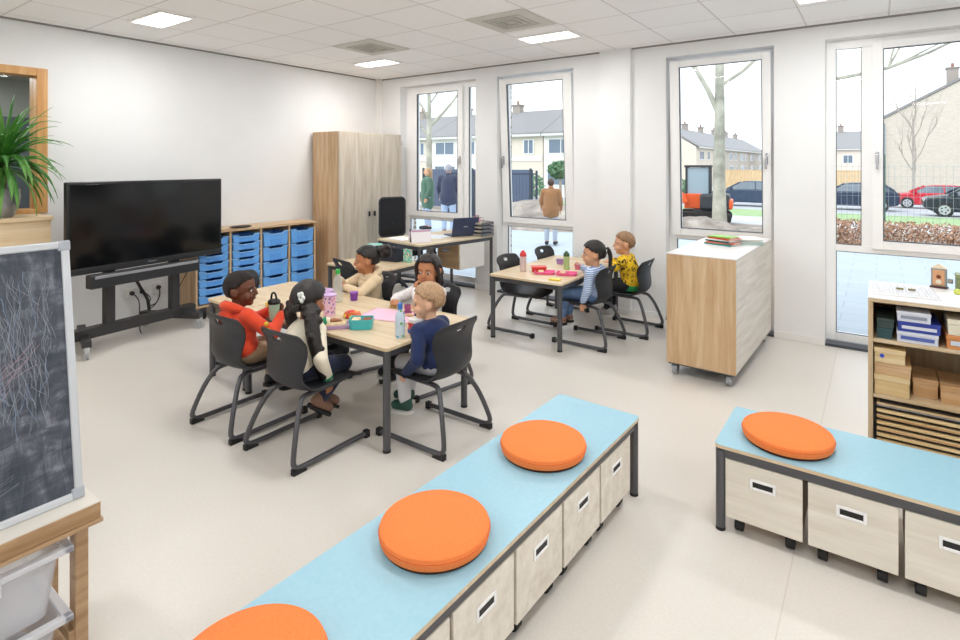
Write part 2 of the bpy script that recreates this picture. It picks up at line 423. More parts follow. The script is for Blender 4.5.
chair(-2.00, 4.32, 90, 'black school chair carrying the girl in the striped blue jacket', G2)
chair(-1.84, 4.83, 90, 'black school chair carrying the boy in the yellow shirt', G2)
chair(-2.64, 4.30, -90, 'empty black chair on the near left side of the far table', G2)
chair(-2.61, 4.93, -90, 'empty black chair at the far left corner of the far table, against the window', G2)

# ------------------------------------------------------------------ tables
def table(x0, x1, y0, y1, h, label, rad=.03, lr=.02, name='school_table', cat='table', top=None, rot=0, origin=None):
    cx, cy = (x0+x1)/2, (y0+y1)/2
    t = thing(name, label, cat, (cx, cy, 0), rot)
    X, Y = (x1-x0)/2, (y1-y0)/2
    MB().prism(rrect(-X, X, -Y, Y, rad), h-.02, h).build('tabletop', top or TABLEW, t, bevel=.003)
    m = MB(); ring_box_xy(m, -X+.022, X-.022, -Y+.022, Y-.022, .02, h-.06, h-.02); m.build('apron_frame', STEEL, t, bevel=.003)
    for sx in (-1, 1):
        for sy in (-1, 1):
            l = MB().cyl((sx*(X-.028), sy*(Y-.028), .012), (sx*(X-.028), sy*(Y-.028), h-.02), lr, n=16).build('leg', STEEL, t)
            MB().cyl((sx*(X-.028), sy*(Y-.028), 0), (sx*(X-.028), sy*(Y-.028), .014), lr+.001, n=16).build('foot_cap', RUBBER, l)
    return t
table(-3.385, -2.055, 2.01, 2.725, .55, 'light wood children\'s table with the lunch boxes, nearest the benches')
table(-3.87, -3.395, 2.03, 2.74, .55, 'short light wood table butted to the left end of the near children\'s table')
table(-2.745, -2.04, 3.90, 5.12, .55, 'light wood children\'s table beside the column, with pink lunch trays')
table(-4.32, -3.60, 3.42, 3.98, .55, 'small light wood table standing before the teacher\'s desk')
DESKW = wood('desk_oak', 'd6c4a6', 'c7b18e', 'e2d4bb', 'y', .4)
desk = table(-4.368, -3.648, 4.134, 5.254, .69, 'teacher\'s desk with laptop and papers under the first window', name='teacher_desk', cat='desk', top=DESKW, rot=R(-8), lr=.018)
dk = MB().box(.0, .335, .02, .40, .36, .63).build('drawer_unit', OAKV, desk, bevel=.003)
bx('drawer_side_panel', mat('drawer_lit_side', 'e2dfd9', .45), dk, .336, .35, .02, .40, .36, .63)  # pale panel colours in the light falling on this side of the drawers
bx('drawer_front', wood('dark_oak', 'a98c68', '8f7350', 'bda27e', 'x'), dk, .0, .335, .005, .02, .36, .63)
MB().box(.10, .2, -.004, .006, .55, .56).build('drawer_handle', CHROME, dk)

# ------------------------------------------------------------------ benches with rolling bins
def bin_mesh(parent_name, label, loc, rotz, w=.288):
    """local: front faces -Y at y=0"""
    t = thing('rolling_bin', label, 'storage bin', loc, rotz, 'white wooden rolling bins under the benches')
    bx('front_panel', BINW, t, -w/2, w/2, 0, .014, .062, .298)
    m = MB(); m.box(-w/2+.004, -w/2+.016, .014, .36, .07, .27).box(w/2-.016, w/2-.004, .014, .36, .07, .27).box(-w/2+.016, w/2-.016, .348, .36, .07, .27).box(-w/2+.016, w/2-.016, .014, .348, .07, .08)
    m.build('box_body', OAKY, t, bevel=.001)
    f = MB(); ring_box(f, -.047, .047, .205, .248, .011, -.004, .0); p = f.build('handle_plate', mat('handle_frame', 'f4f4f4', .3), t, bevel=.002)
    bx('grip_opening', BLACK, p, -.036, .036, -.002, .0005, .216, .237, bevel=0)
    for sx in (-1, 1):
        for yy in (.045, .32):
            c = MB(); c.box(sx*(w/2-.045)-.016, sx*(w/2-.045)+.016, yy-.018, yy+.018, .045, .07)
            c.build('caster_fork', BLACKPL, t, bevel=.002)
            MB().cyl((sx*(w/2-.045)-.016, yy, .026), (sx*(w/2-.045)+.016, yy, .026), .026, n=18).build('caster_wheel', RUBBER, t, bevel=.003)
    return t
def bench(label, loc, rotz, L, W=.425):
    """local: long axis X from 0 to L, front at y=0"""
    t = thing('bench', label, 'bench', loc, rotz, 'blue topped storage benches')
    tp = MB().prism(rrect(0, L, 0, W, .022), .338, .352).build('seat_board', wood('bench_edge', 'd3bd9c', 'c2a884', 'e0ceb2', 'x'), t, bevel=.002)
    MB().prism(rrect(.0005, L-.0005, .0005, W-.0005, .022), .352, .3535).build('blue_surface', BLUETOP, tp, smooth=False)
    m = MB(); ring_box_xy(m, .012, L-.012, .012, W-.012, .022, .300, .338); m.build('apron_frame', STEEL, t, bevel=.003)
    for x in (.021, L-.021):
        for y in (.021, W-.021):
            l = MB().cyl((x, y, .012), (x, y, .33), .0185, n=18).build('leg', STEEL, t)
            MB().cyl((x, y, 0), (x, y, .013), .019, n=18).build('foot_cap', RUBBER, l)
    for x in (.652,  L-.66):
        for y in (.12, W-.04): MB().box(x-.009, x+.009, y-.012, y+.012, .0, .298).build('leg', STEEL, t, bevel=.002)
    return t
# bench 1 runs along Y: its front faces +X (rot 90: local x -> +Y, local -y -> +X)
bench('long blue bench with three orange cushions running towards the camera', (-.938, .245, 0), R(88.4), 2.20, .415)
for i, (yc, lb) in enumerate(((2.202, 'white rolling bin under the far end of the long bench'), (1.899, 'second bin from the far end under the long bench'),
        (1.596, 'third bin from the far end under the long bench'), (1.293, 'fourth bin from the far end under the long bench'), (.99, 'fifth bin under the long bench, cut by the bottom edge of the photo'), (.687, 'nearest bin under the long bench, beside the orange cushion at the bottom edge'))):
    bin_mesh('', lb, (-.886-(2.45-yc)*.028, yc, 0), R(88.4))
bench('blue bench with one orange cushion before the open shelf', (-.545, 2.385, 0), 0, 2.05)
for i, (xc, lb) in enumerate(((-.366, 'white rolling bin at the left end of the right bench'), (-.074, 'second rolling bin from the left under the right bench'), (.218, 'rolling bin under the right bench, cut by the right edge of the photo'))):
    bin_mesh('', lb, (xc, 2.397, 0), 0, .274)
def cushion(x, y, z, lb):
    t = thing('seat_cushion', lb, 'cushion', (x, y, z), random.random()*3, 'round orange felt cushions')
    MB().lathe((0, 0, 0), [(0, .006), (.16, .006), (.172, .012), (.175, .022), (.1755, .036), (.173, .045), (.165, .050), (.10, .053), (0, .054)], 64).build('cushion_cover', FELT, t)
    t.scale = (.967, .967, 1); MB().lathe((0, 0, 0), [(0, 0), (.164, 0), (.168, .007), (0, .007)], 48).build('dark_base', FELTD, t)
    MB().lathe((0, 0, 0), [(.1745, .0325), (.1775, .034), (.1745, .0355)], 64).build('piping', mat('piping', 'e0642a', .9), t)
cushion(-1.088, 1.925, .3535, 'round orange cushion nearest the far end of the long bench')
cushion(-1.11, 1.29, .3535, 'round orange cushion in the middle of the long bench')
cushion(-1.13, .685, .3535, 'round orange cushion cut by the bottom edge of the photo')
cushion(-.302, 2.578, .3535, 'orange cushion alone on the right bench')

# ------------------------------------------------------------------ television on its trolley
TVG = mat('tv_bezel', '18191b', .35)
SCREEN = mat('tv_screen', '0d0f12', .12)
tv = thing('television', 'large black flat screen on a wheeled stand against the left wall', 'television', (-4.97, 1.52, 0), R(-82.6+180))
# local x runs along the screen (towards the back of the room), +y towards the left wall
tv.rotation_euler = (0, 0, R(97.4))
W = 1.335
MB().box(.03, W, 0, .05, .645, 1.362).build('display_housing', TVG, tv, bevel=.008)
MB().box(.05, W-.02, -.003, .0, .70, 1.342).build('screen_panel', SCREEN, tv, bevel=.001)
bx('lower_strip', mat('tv_strip', '2c2e31', .3), tv, .035, W-.005, -.006, 0, .655, .692)
bx('maker_mark', mat('silver_mark', '7e8288', .3), tv, W/2-.035, W/2+.035, -.008, -.006, .671, .678, bevel=0)
sbar = bx('sound_bar', BLACKPL, tv, .18, 1.09, -.03, .05, .525, .632, bevel=.008)
bx('silver_edge', mat('alu', 'b9bcc1', .3, .7), sbar, .21, 1.07, -.035, -.029, .60, .622)
TVS = mat('tv_stand', '333234', .45)
for x in (.39, .94): bx('post', TVS, tv, x-.034, x+.034, .09, .16, .17, 1.1, bevel=.004)
bx('cross_bar', TVS, tv, .10, 1.13, .085, .175, .115, .195, bevel=.004)
for s, x in ((-1, .215), (1, 1.0)):
    Mf = Matrix.Translation((x, .13, 0)) @ Matrix.Rotation(R(s*22), 4, 'Z')
    MB().box(-.03, .03, -.21, .37, .09, .145, M=Mf).build('foot', TVS, tv, bevel=.004)
    for yy in (-.19, .34):
        f = MB(); f.box(-.02, .02, yy-.02, yy+.02, .06, .10, M=Mf).build('caster_fork', CHROME, tv, bevel=.002)
        MB().cyl(Mf @ V((-.014, yy, .042)), Mf @ V((.014, yy, .042)), .042, n=24).build('caster_wheel', mat('grey_wheel', 'a9abad', .4), tv, bevel=.004)
# sockets and cables
for y, n, z, lb in ((2.28, 2, .315, 'white double wall socket under the television, left one'), (2.466, 1, .33, 'white wall socket under the television, right one')):
    t = thing('wall_socket', lb, 'socket', (XL, y, z), 0, 'sockets under the television')
    bx('socket_plate', WHITE, t, 0, .012, -.05*n, .05*n, -.045, .045, bevel=.004)
    for i in range(n):
        yy = (i-(n-1)/2)*.085
        MB().cyl((.012, yy, 0), (.035, yy, 0), .02).build('plug', BLACKPL, t, bevel=.003)
def cable(pts, r, lb, m=BLACK, g='black cables under the television'):
    o = MB().tube(pts, r, 6, sub=5).build('power_cable', m); return tag(o, lb, 'cable', g)
cable([(-5.12, 2.06, .56), (-5.2, 2.12, .50), (-5.3, 2.2, .40), (-5.3, 2.25, .30), (-5.24, 2.24, .21)], .014, 'thick black cable sleeve hanging behind the television stand')
cable([(-5.56, 2.24, .315), (-5.52, 2.27, .25), (-5.5, 2.27, .13), (-5.45, 2.25, .012), (-5.3, 2.2, .01)], .005, 'thin black cable from the left socket')
cable([(-5.56, 2.33, .315), (-5.5, 2.36, .26), (-5.47, 2.33, .2), (-5.4, 2.36, .22)], .005, 'short looped black cable from the middle socket')
cable([(-5.56, 2.466, .33), (-5.5, 2.44, .26), (-5.44, 2.38, .21), (-5.35, 2.30, .2)], .005, 'black cable from the right hand socket')
cable([(-5.3, 2.62, .52), (-5.36, 2.56, .36), (-5.34, 2.48, .26), (-5.25, 2.42, .2)], .004, 'thin black cable hanging beside the right post')

# ------------------------------------------------------------------ tray unit
BLUEP = mat('blue_plastic', '6cb0f6', .38)
BLUEP2 = mat('blue_plastic_deep', '5ea2ef', .4)
tu = thing('tray_cabinet', 'low beech cabinet of blue trays between the television and the tall cupboard', 'tray cabinet', (-5.28, 2.665, 0))
TW = 1.372; cw = (TW-.02*5)/4
bx('top_board', OAKY, tu, -.30, .012, -.01, TW+.01, .825, .85)
bx('bottom_board', OAKY, tu, -.30, 0, 0, TW, .12, .14)
bx('back_panel', OAKV, tu, -.30, -.29, 0, TW, .14, .825, bevel=0)
for i in range(5):
    y = i*(cw+.02); bx('divider', OAKV, tu, -.29, 0, y, y+.02, .14, .825)
for x in (-.25, -.05):
    for y in (.1, TW-.1): MB().cyl((x, y-.012, .04), (x, y+.012, .04), .04, n=16).build('caster_wheel', RUBBER, tu); bx('caster_plate', BLACKPL, tu, x-.02, x+.02, y-.02, y+.02, .07, .12)
def tray_mesh(h, w):
    """front lies at x=0 facing +X, centred on y"""
    t = thing('storage_tray', 'x', 'tray')
    m = MB(); b = h*.92; iw = w/2-.012
    prof = []
    # front with dipped grip
    pts = [(-iw*.93, .004), (iw*.93, .004), (iw, b), (iw*.62, b), (iw*.5, b-.018), (-iw*.5, b-.018), (-iw*.62, b), (-iw, b)]
    Mx = Matrix(((0, 0, 1, 0), (1, 0, 0, 0), (0, 1, 0, 0), (0, 0, 0, 1)))
    m.prism(pts, -.012, .0, M=Mx)
    m.box(-.26, -.012, -iw*.93, -iw*.88, .004, b*.95).box(-.26, -.012, iw*.88, iw*.93, .004, b*.95).box(-.26, -.012, -iw*.93, iw*.93, 0, .006).box(-.262, -.256, -iw*.93, iw*.93, 0, b*.95)
    m.build('tray_body', BLUEP, t, bevel=.002)
    l = MB(); l.tube([(.004, -iw-.004, b+.002), (.004, -iw*.62, b+.002), (.006, -iw*.5, b-.017), (.006, iw*.5, b-.017), (.004, iw*.62, b+.002), (.004, iw+.004, b+.002)], .0045, 6)
    l.box(-.26, 0, -iw-.006, -iw+.004, b-.004, b+.004).box(-.26, 0, iw-.004, iw+.006, b-.004, b+.004); l.build('rim', mat('blue_rim', '94c8fa', .35), t)
    q = MB(); q.box(.0, .0025, -iw*.45, iw*.45, .01, b*.5); q.build('label_field', BLUEP2, t)
    return t
shal = tray_mesh(.079, cw); deep = tray_mesh(.158, cw); us = [0, 0]
for c in range(4):
    n = 8 if c < 2 else 4; h = .079 if c < 2 else .158
    for k in range(n):
        src, idx = (shal, 0) if c < 2 else (deep, 1)
        t = src if us[idx] == 0 else copy_tree(src); us[idx] = 1
        t.location = (-5.278+random.uniform(-.004, .006), 2.665+c*(cw+.02)+.02+cw/2, .185+(7-k if c < 2 else 0)*.079-.035+(0 if c < 2 else (3-k)*.158))
        ordn = ('topmost', 'second', 'third', 'fourth', 'fifth', 'sixth', 'seventh', 'lowest')
        o4 = ('topmost', 'second', 'third', 'lowest')
        col = ('column behind the television', 'second column of the tray cabinet', 'third column of the tray cabinet', 'right hand column by the tall cupboard')[c]
        tag(t, (('shallow blue tray, %s from the top in the %s' if c < 2 else 'deep blue tray, %s from the top in the %s') % ((ordn if c < 2 else o4)[k], col)).replace('topmost from the top', 'topmost').replace('lowest from the top', 'lowest'), 'tray', 'shallow blue trays' if c < 2 else 'deep blue trays')
t = MB().lathe((0, 0, 0), [(0, 0), (.09, 0), (.12, .012), (.115, .014), (.085, .004), (0, .004)], 24, sx=.6).build('dish', BLACKPL, loc=(-5.33, 3.15, .851)); tag(t, 'flat black dish on top of the tray cabinet beside the television', 'dish')

# ------------------------------------------------------------------ tall cupboard
cb = thing('tall_cupboard', 'tall oak cupboard with two pale doors in the corner', 'cupboard', (-5.09, 4.215, 0))
bx('carcass', OAKV, cb, -.48, -.022, 0, 1.03, .0, 1.885)
for y0, y1 in ((.004, .513), (.517, 1.026)):
    d = bx('door', ASHV, cb, -.02, 0, y0, y1, .06, 1.882, bevel=.002)
for y in (.468, .555):
    h = bx('lock', BLACK, cb, 0, .012, y-.012, y+.012, .86, .92, bevel=.003)
bx('plinth', STEEL, cb, -.03, -.015, .01, 1.02, 0, .055)
for z in (.3, 1.0, 1.75): bx('hinge', CHROME, cb, -.01, .004, 1.026, 1.034, z, z+.05)

# ------------------------------------------------------------------ mobile counter
mc = thing('mobile_counter', 'wheeled wooden storage counter with a white top below the tilted window', 'storage counter', (-1.225, 3.950, 0), R(-1.4))
MW, ML = .462, 1.27
bx('end_panel', wood('oak_end', 'd0b08a', 'bd9870', 'ddc4a2', 'z'), mc, 0, MW, 0, .018, .09, .86)
bx('side_panel', ASHY, mc, MW-.018, MW, .018, ML, .09, .86)
bx('side_panel', ASHY, mc, 0, .018, .018, ML, .09, .86)
bx('end_panel', OAKV, mc, .018, MW-.018, ML-.018, ML, .09, .86)
bx('base_board', STEEL, mc, .01, MW-.01, .01, ML-.01, .078, .09)
bx('top_board', mat('white_laminate', 'eeeeee', .3), mc, -.002, MW+.002, -.002, ML+.002, .86, .868)
for x in (.05, MW-.05):
    for y in (.05, ML-.05):
        bx('caster_fork', mat('grey_fork', '4a4c50', .4), mc, x-.022, x+.022, y-.025, y+.025, .05, .078)
        cw_ = MB().cyl((x-.016, y, .038), (x+.016, y, .038), .038, n=20).build('caster_wheel', mat('wheel_grey', '9a9da2', .4), mc, bevel=.003)
        if x < .1 and y < .1: MB().cyl((x-.016, y, .037), (x-.012, y, .037), .03).build('brake', mat('red_brake', 'b52a2a', .4), cw_)
def book(x, y, z, w, d, h, rot, col, lb, g, pages='f2efe6'):
    t = thing('book', lb, 'book', (x, y, z), R(rot), g)
    m = MB(); m.box(-w/2, w/2, -d/2, d/2, 0, h*.12).box(-w/2, w/2, -d/2, d/2, h*.88, h).box(-w/2, -w/2+.004, -d/2, d/2, 0, h)
    m.build('cover', mat('cover_'+col, col, .4), t)
    MB().box(-w/2+.004, w/2-.005, -d/2+.004, d/2-.004, h*.12, h*.88).build('pages', mat('pages', pages, .8), t)
    return t
gB = 'picture books on the wheeled counter'
bz = .868
for (x, y, w, d, h, r, c, lb) in (
    (-.985, 4.62, .17, .23, .012, 70, '2f8f83', 'teal picture book at the bottom of the left pile'), (-.98, 4.62, .16, .22, .010, 78, 'e8756a', 'coral picture book second from the bottom of the left pile'),
    (-.99, 4.63, .16, .21, .011, 66, '1f6b5c', 'dark green picture book in the middle of the left pile'), (-.985, 4.62, .15, .2, .009, 75, 'f0eee8', 'white picture book in the left pile'),
    (-.98, 4.63, .15, .21, .010, 60, 'd9483c', 'red picture book near the top of the left pile'), (-.99, 4.64, .14, .19, .008, 72, '8cc63e', 'bright green picture book on top of the left pile')):
    book(x, y, bz, w, d, h, r, c, lb, gB); bz += h+.0005
bz = .868
for (x, y, w, d, h, r, c, lb) in ((-.85, 4.80, .2, .25, .012, 20, '3d9c97', 'teal picture book at the bottom of the right pile'), (-.84, 4.80, .18, .23, .01, 28, 'a8cfc9', 'pale green picture book in the right pile'),
    (-.85, 4.81, .19, .22, .01, 15, 'ded6dd', 'pale lilac picture book in the right pile'), (-.84, 4.81, .17, .22, .008, 24, 'f3f0ec', 'white picture book on top of the right pile')):
    book(x, y, bz, w, d, h, r, c, lb, gB); bz += h+.0005

# ------------------------------------------------------------------ open shelf unit at right
SX, SY, SW, SD = -.033, 3.22, 1.12, .46
sh = thing('shelf_unit', 'low open wooden shelf of games and boxes behind the right bench', 'shelf', (SX, SY, 0))
OAKD = wood('shelf_oak', 'cdb592', 'b89d76', 'dccab0', 'x')
bx('side_panel', wood('shelf_oak_v', 'c9b08c', 'b39872', 'd8c4a6', 'z'), sh, 0, .02, 0, SD, 0, .84)
bx('side_panel', wood('shelf_oak_v', 'c9b08c', 'b39872', 'd8c4a6', 'z'), sh, SW-.02, SW, 0, SD, 0, .84)
bx('divider', wood('shelf_oak_v', 'c9b08c', 'b39872', 'd8c4a6', 'z'), sh, SW/2, SW/2+.018, .01, SD, .05, .84)
bx('top_board', OAKD, sh, 0, SW, 0, SD, .84, .858); bx('white_top', mat('white_laminate', 'eeeeee', .3), sh, 0, SW, .0, SD, .858, .862, bevel=0)
bx('back_panel', wood('shelf_oak_v', 'c9b08c', 'b39872', 'd8c4a6', 'z'), sh, .02, SW-.02, SD-.01, SD, 0, .84)
for z in (.648, .384, .03): bx('shelf_board', OAKD, sh, .02, SW-.02, .005, SD-.01, z, z+.018)
def cbox(x0, x1, y0, y1, z0, h, body, lb, g, lid=None, mark=None, name='game_box', cat='box', stripe=None, lip=.3):
    t = thing(name, lb, cat, ((x0+x1)/2, (y0+y1)/2, z0), 0, g); X, Y = (x1-x0)/2, (y1-y0)/2
    bx('box_base', body, t, -X+.002, X-.002, -Y+.002, Y-.002, 0, h*(1-lip)); bx('lid', lid or body, t, -X, X, -Y, Y, h*(1-lip), h)
    if stripe: bx('printed_band', stripe, t, -X+.015, X-.015, -Y-.001, -Y, h*.3, h*.62, bevel=0)
    if mark: MB().cyl((mark[0], -Y-.002, h*.5), (mark[0], -Y, h*.5), mark[1], n=20).build('round_sticker', mark[2], t)
    return t
KR = wood('plywood', 'dcc08e', 'cfae78', 'e6cfa4', 'x'); KR2 = wood('plywood_brown', 'c79f72', 'b58b5e', 'd6b48c', 'x')
BW = mat('box_white', 'd9dbe6', .4); BB = mat('box_blue', '2c3f9a', .35); MK = mat('blue_sticker', '2748c8', .4); CREAM = mat('box_cream', 'dfd6c0', .5)
zb = .666+.0005
cbox(.0, .064, 3.24, 3.5, zb, .05, mat('box_teal_dark', '2b4a50', .5), 'dark teal box at the left of the top shelf', 'games on the open shelf')
cbox(.0, .07, 3.24, 3.5, zb+.051, .045, mat('box_green_dark', '31403c', .5), 'dark green box resting on the dark teal box', 'games on the open shelf')
cbox(.078, .232, 3.228, 3.50, zb, .05, BW, 'white game box with blue print, lowest of the stack on the top shelf', 'games on the open shelf', lid=BW, stripe=mat('print_blue', '5464ad', .4))
cbox(.082, .240, 3.230, 3.50, zb+.051, .046, BB, 'dark blue game box with white lettering in the middle of the stack', 'games on the open shelf', stripe=BW)
cbox(.078, .205, 3.226, 3.45, zb+.098, .046, BW, 'white game box with grey print on top of the blue box', 'games on the open shelf', stripe=mat('print_grey', '9195a5', .4))
cbox(.258, .43, 3.228, 3.5, zb, .062, mat('box_orange', 'd28a50', .5), 'orange box with a pale label under the cream box', 'games on the open shelf', stripe=mat('label_pale', 'c8d2dc', .5))
cbox(.262, .42, 3.230, 3.5, zb+.063, .07, CREAM, 'cream box on top of the orange box', 'games on the open shelf')
zb = .402+.0005
cbox(-.009, .128, 3.226, 3.45, zb, .095, KR, 'large plywood box, lowest of the pile on the middle shelf', 'wooden boxes on the open shelf')
cbox(-.009, .133, 3.232, 3.45, zb+.096, .055, KR2, 'flat plywood box in the middle of the pile', 'wooden boxes on the open shelf')
cbox(-.009, .112, 3.226, 3.42, zb+.152, .068, KR, 'plywood box with a blue dot on top of the pile', 'wooden boxes on the open shelf', mark=(-.03, .009, MK))
cbox(.14, .236, 3.30, 3.5, zb, .085, KR2, 'brown wooden box beside the plywood pile', 'wooden boxes on the open shelf')
cbox(.24, .40, 3.27, 3.5, zb, .082, KR2, 'brown wooden box with a blue dot at the right edge of the photo', 'wooden boxes on the open shelf', mark=(.0, .009, MK))
# puzzle tray rack
rk = thing('puzzle_rack', 'dark rack holding the wooden puzzle trays on the bottom shelf', 'rack', (0, 3.23, .0485))
bx('rack_side', BLACK, rk, -.011, -.003, 0, .3, 0, .325); bx('rack_side', BLACK, rk, .345, .353, 0, .3, 0, .325); bx('rack_back', BLACK, rk, -.003, .345, .29, .3, 0, .325)
for i in range(11):
    z = .06+i*.0285
    c = KR if i % 2 else KR2
    if i == 10: c = mat('puzzle_grey', '8f8a88', .5)
    t = thing('puzzle_tray', ('wooden puzzle tray, %s in the rack on the bottom shelf' % ('lowest', 'second from the bottom', 'third from the bottom', 'fourth from the bottom', 'fifth from the bottom', 'sixth from the bottom', 'seventh from the bottom', 'eighth from the bottom', 'third from the top', 'second from the top', 'topmost with grey puzzle')[i]), 'puzzle', (0.001, 3.23, z), 0, 'wooden puzzle trays')
    bx('tray_board', c, t, .0, .34, -.002+random.uniform(-.002, .003), .28, 0, .009)
    m = MB(); ring_box_xy(m, .0, .34, .0, .28, .012, .009, .015); m.build('tray_rim', KR, t, smooth=False)
    rail = bx('rack_rail', BLACK, rk, -.003, .345, .004, .012, z-.0485-.008, z-.0485-.002, bevel=0)
# things on its top
pt = thing('peg_board', 'white peg board tray on top of the open shelf', 'peg board', (.115, 3.44, .862), R(3))
bx('board', mat('peg_white', 'f2f2f2', .35), pt, -.13, .13, -.13, .13, 0, .008)
pg = MB()
for i in range(18):
    for j in range(18): pg.box(-.12+i*.014-.003, -.12+i*.014+.003, -.12+j*.014-.003, -.12+j*.014+.003, .008, .014)
o = pg.build('pegs', mat('peg_white2', 'e2e4ea', .4), pt, smooth=False); o['kind'] = 'stuff'
for dx in (-.035, .012): bx('dark_piece', mat('peg_dark', '7b7343', .5), pt, dx, dx+.03, -.02, -.005, .014, .022)
fr = thing('picture_frame', 'small orange picture frame with silver feet on the open shelf', 'picture frame', (.262, 3.66, .862), R(-12))
bx('backing', mat('frame_grey', '9a9a94', .5), fr, -.032, .032, 0, .02, .008, .10); bx('picture', mat('frame_orange', 'd9a277', .5), fr, -.024, .024, -.002, .0, .014, .092)
MB().prism([(-.034, .10), (.034, .10), (0, .125)], 0, .02, M=Matrix(((1, 0, 0, 0), (0, 0, 1, 0), (0, 1, 0, 0), (0, 0, 0, 1)))).build('gable_top', mat('frame_cream', 'e8d7bd', .5), fr)
MB().cyl((0, -.004, .058), (0, -.002, .058), .01).build('dark_dot', mat('dot_brown', '7b3f22', .5), fr); MB().cyl((0, -.004, .032), (0, -.002, .032), .012).build('pale_dot', CREAM, fr)
bx('base_strip', mat('dark_red', '4e2420', .5), fr, -.036, .036, -.012, .03, 0, .008); MB().cyl((.035, .01, .04), (.055, .01, .04), .012).build('side_knob', mat('frame_grey', '9a9a94', .5), fr)
ob = thing('storage_tin', 'olive green square tin at the right edge of the open shelf', 'tin', (.385, 3.66, .862))
bx('tin_body', mat('olive', '7e8a5c', .5), ob, -.055, .055, -.04, .04, 0, .065); bx('lid', mat('olive2', '8b966a', .45), ob, -.057, .057, -.042, .042, .065, .082)
o = bx('paper_sheet', mat('paper_lilac', 'ece8f2', .7), None, -.13, .13, -.09, .09, 0, .002, bevel=0); o.location = (.36, 3.42, .862); o.rotation_euler = (0, 0, R(8)); tag(o, 'pale lilac sheet of paper beside the white peg board', 'paper')
o = MB().lathe((0, 0, 0), [(0, 0), (.014, 0), (.016, .01), (.012, .022), (0, .026)], 16).build('play_piece', mat('lime', 'd3dd6a', .5), loc=(.325, 3.53, .8642)); tag(o, 'small lime yellow play piece on the lilac paper', 'play piece')
# ------------------------------------------------------------------ ledge cupboard, yucca
lc = thing('window_ledge_cupboard', 'pale wooden ledge cupboard under the hall window at the left edge', 'cupboard', (XL, -.2, 0))
LEDGE = wood('ledge_maple', 'e3cba6', 'd8bd94', 'ecd9bb', 'y')
bx('ledge_top', LEDGE, lc, 0, .405, 0, 1.735, 1.07, 1.10); bx('cupboard_body', LEDGE, lc, .0, .385, .0, 1.725, .06, 1.07); bx('plinth', STEEL, lc, 0, .36, .01, 1.715, 0, .06)
yp = thing('potted_yucca', 'potted yucca with long arching green leaves in a silver pot', 'plant', (-5.37, 1.275, 1.10))
POT = noisy('silver_glaze', [(.3, '6b6f78'), (.5, 'a9abb0'), (.7, 'd9d8d6')], 3, .22, metal=.5, vscale=(1, 1, .3))
MB().lathe((0, 0, 0), [(0, 0), (.055, 0), (.07, .02), (.098, .10), (.105, .155), (.10, .20), (.105, .212), (.098, .212), (.092, .195), (0, .19)], 32).build('pot', POT, yp)
MB().lathe((0, 0, 0), [(0, .17), (.093, .17), (.09, .198), (0, .202)], 24).build('soil', noisy('soil', [(.3, '2e211a'), (.7, '4b372a')], 60, .95), yp)
MB().tube([(0, 0, .19), (.01, .0, .27), (.0, .01, .42)], lambda t: .022-.006*t, 10, sub=3).build('stem', noisy('bark', [(.3, '6b5a45'), (.7, '9a8567')], 40, .9), yp)
LEAF = noisy('leaf_green', [(.3, '2f6a28'), (.5, '4c8a37'), (.72, '79aa4c')], 6, .42, vscale=(1, 1, .5))
rl = random.Random(11)
def leaf(base, az, el, L, droop, w=.021):
    m = MB(); n = 12; vs = []; fs = []; p = V(base); d = V((math.cos(az)*math.cos(el), math.sin(az)*math.cos(el), math.sin(el)))
    side = V((-math.sin(az), math.cos(az), 0)); st = L/n
    for i in range(n+1):
        t = i/n; ww = w*(min(1, .45+t*2.2) if t < .3 else 1)*(1-max(0, (t-.45)/.55)**1.6)+.0006
        nrm = side.cross(d).normalized()
        vs += [p-side*ww+nrm*ww*.35, p, p+side*ww+nrm*ww*.35]
        p = p+d*st; d = (d+V((0, 0, -droop*st*(1+t*2)))).normalized()
    for i in range(n):
        a = i*3; fs += [(a, a+1, a+4, a+3), (a+1, a+2, a+5, a+4)]
    m.add(vs, fs); return m.build('leaf', LEAF, yp, solid=.0016)
def okx(az, el, L, dr):  # keep the leaf tips out of the wall and its window
    return -.2 < math.cos(az)*math.cos(el)*L
for i in range(86):
    for _ in range(20):
        az = rl.uniform(-PI, PI); tier = i/86; el = R(-8+92*tier+rl.uniform(-12, 12)); L = rl.uniform(.36, .52); dr = rl.uniform(1.4, 4.6)*(1.25-.85*tier)
        if math.cos(az)*math.cos(el)*L > -.17: break
    leaf((rl.uniform(-.012, .012), rl.uniform(-.012, .012), .36+.10*tier), az, min(el, R(86)), L, dr)

# ------------------------------------------------------------------ chalkboard easel unit
EX = -1.895
ez = thing('easel', 'wooden easel with a scribbled chalkboard and a clear bin, at the left edge', 'easel', (EX, -.30, 0))
RAILW = wood('easel_oak', 'b89773', '9d7a55', 'c9ab89', 'y', .45)
yr = .975   # right end in local y
bx('ledge_rail', RAILW, ez, -.012, .014, -.35, yr-.004, .452, .498); bx('ledge_rail', mat('ledge_top_white', 'e6e0d6', .5), ez, -.12, .0135, -.35, yr-.005, .498, .501, bevel=0)
bx('ledge_rail', RAILW, ez, -.014, .022, -.35, yr, .441, .452)
bx('ledge_board', RAILW, ez, -.30, -.012, -.35, yr-.01, .48, .498)
for x in (-.055, -.30): bx('post', RAILW, ez, x-.018, x+.03, yr-.055, yr-.022, 0, .441)
for x in (-.055, -.30): bx('post', RAILW, ez, x-.018, x+.03, -.35, -.31, 0, .43)
bx('shelf_bar', RAILW, ez, -.30, -.03, yr-.07, yr-.04, .10, .13); bx('low_shelf', RAILW, ez, -.31, -.03, -.34, yr-.045, .05, .066)
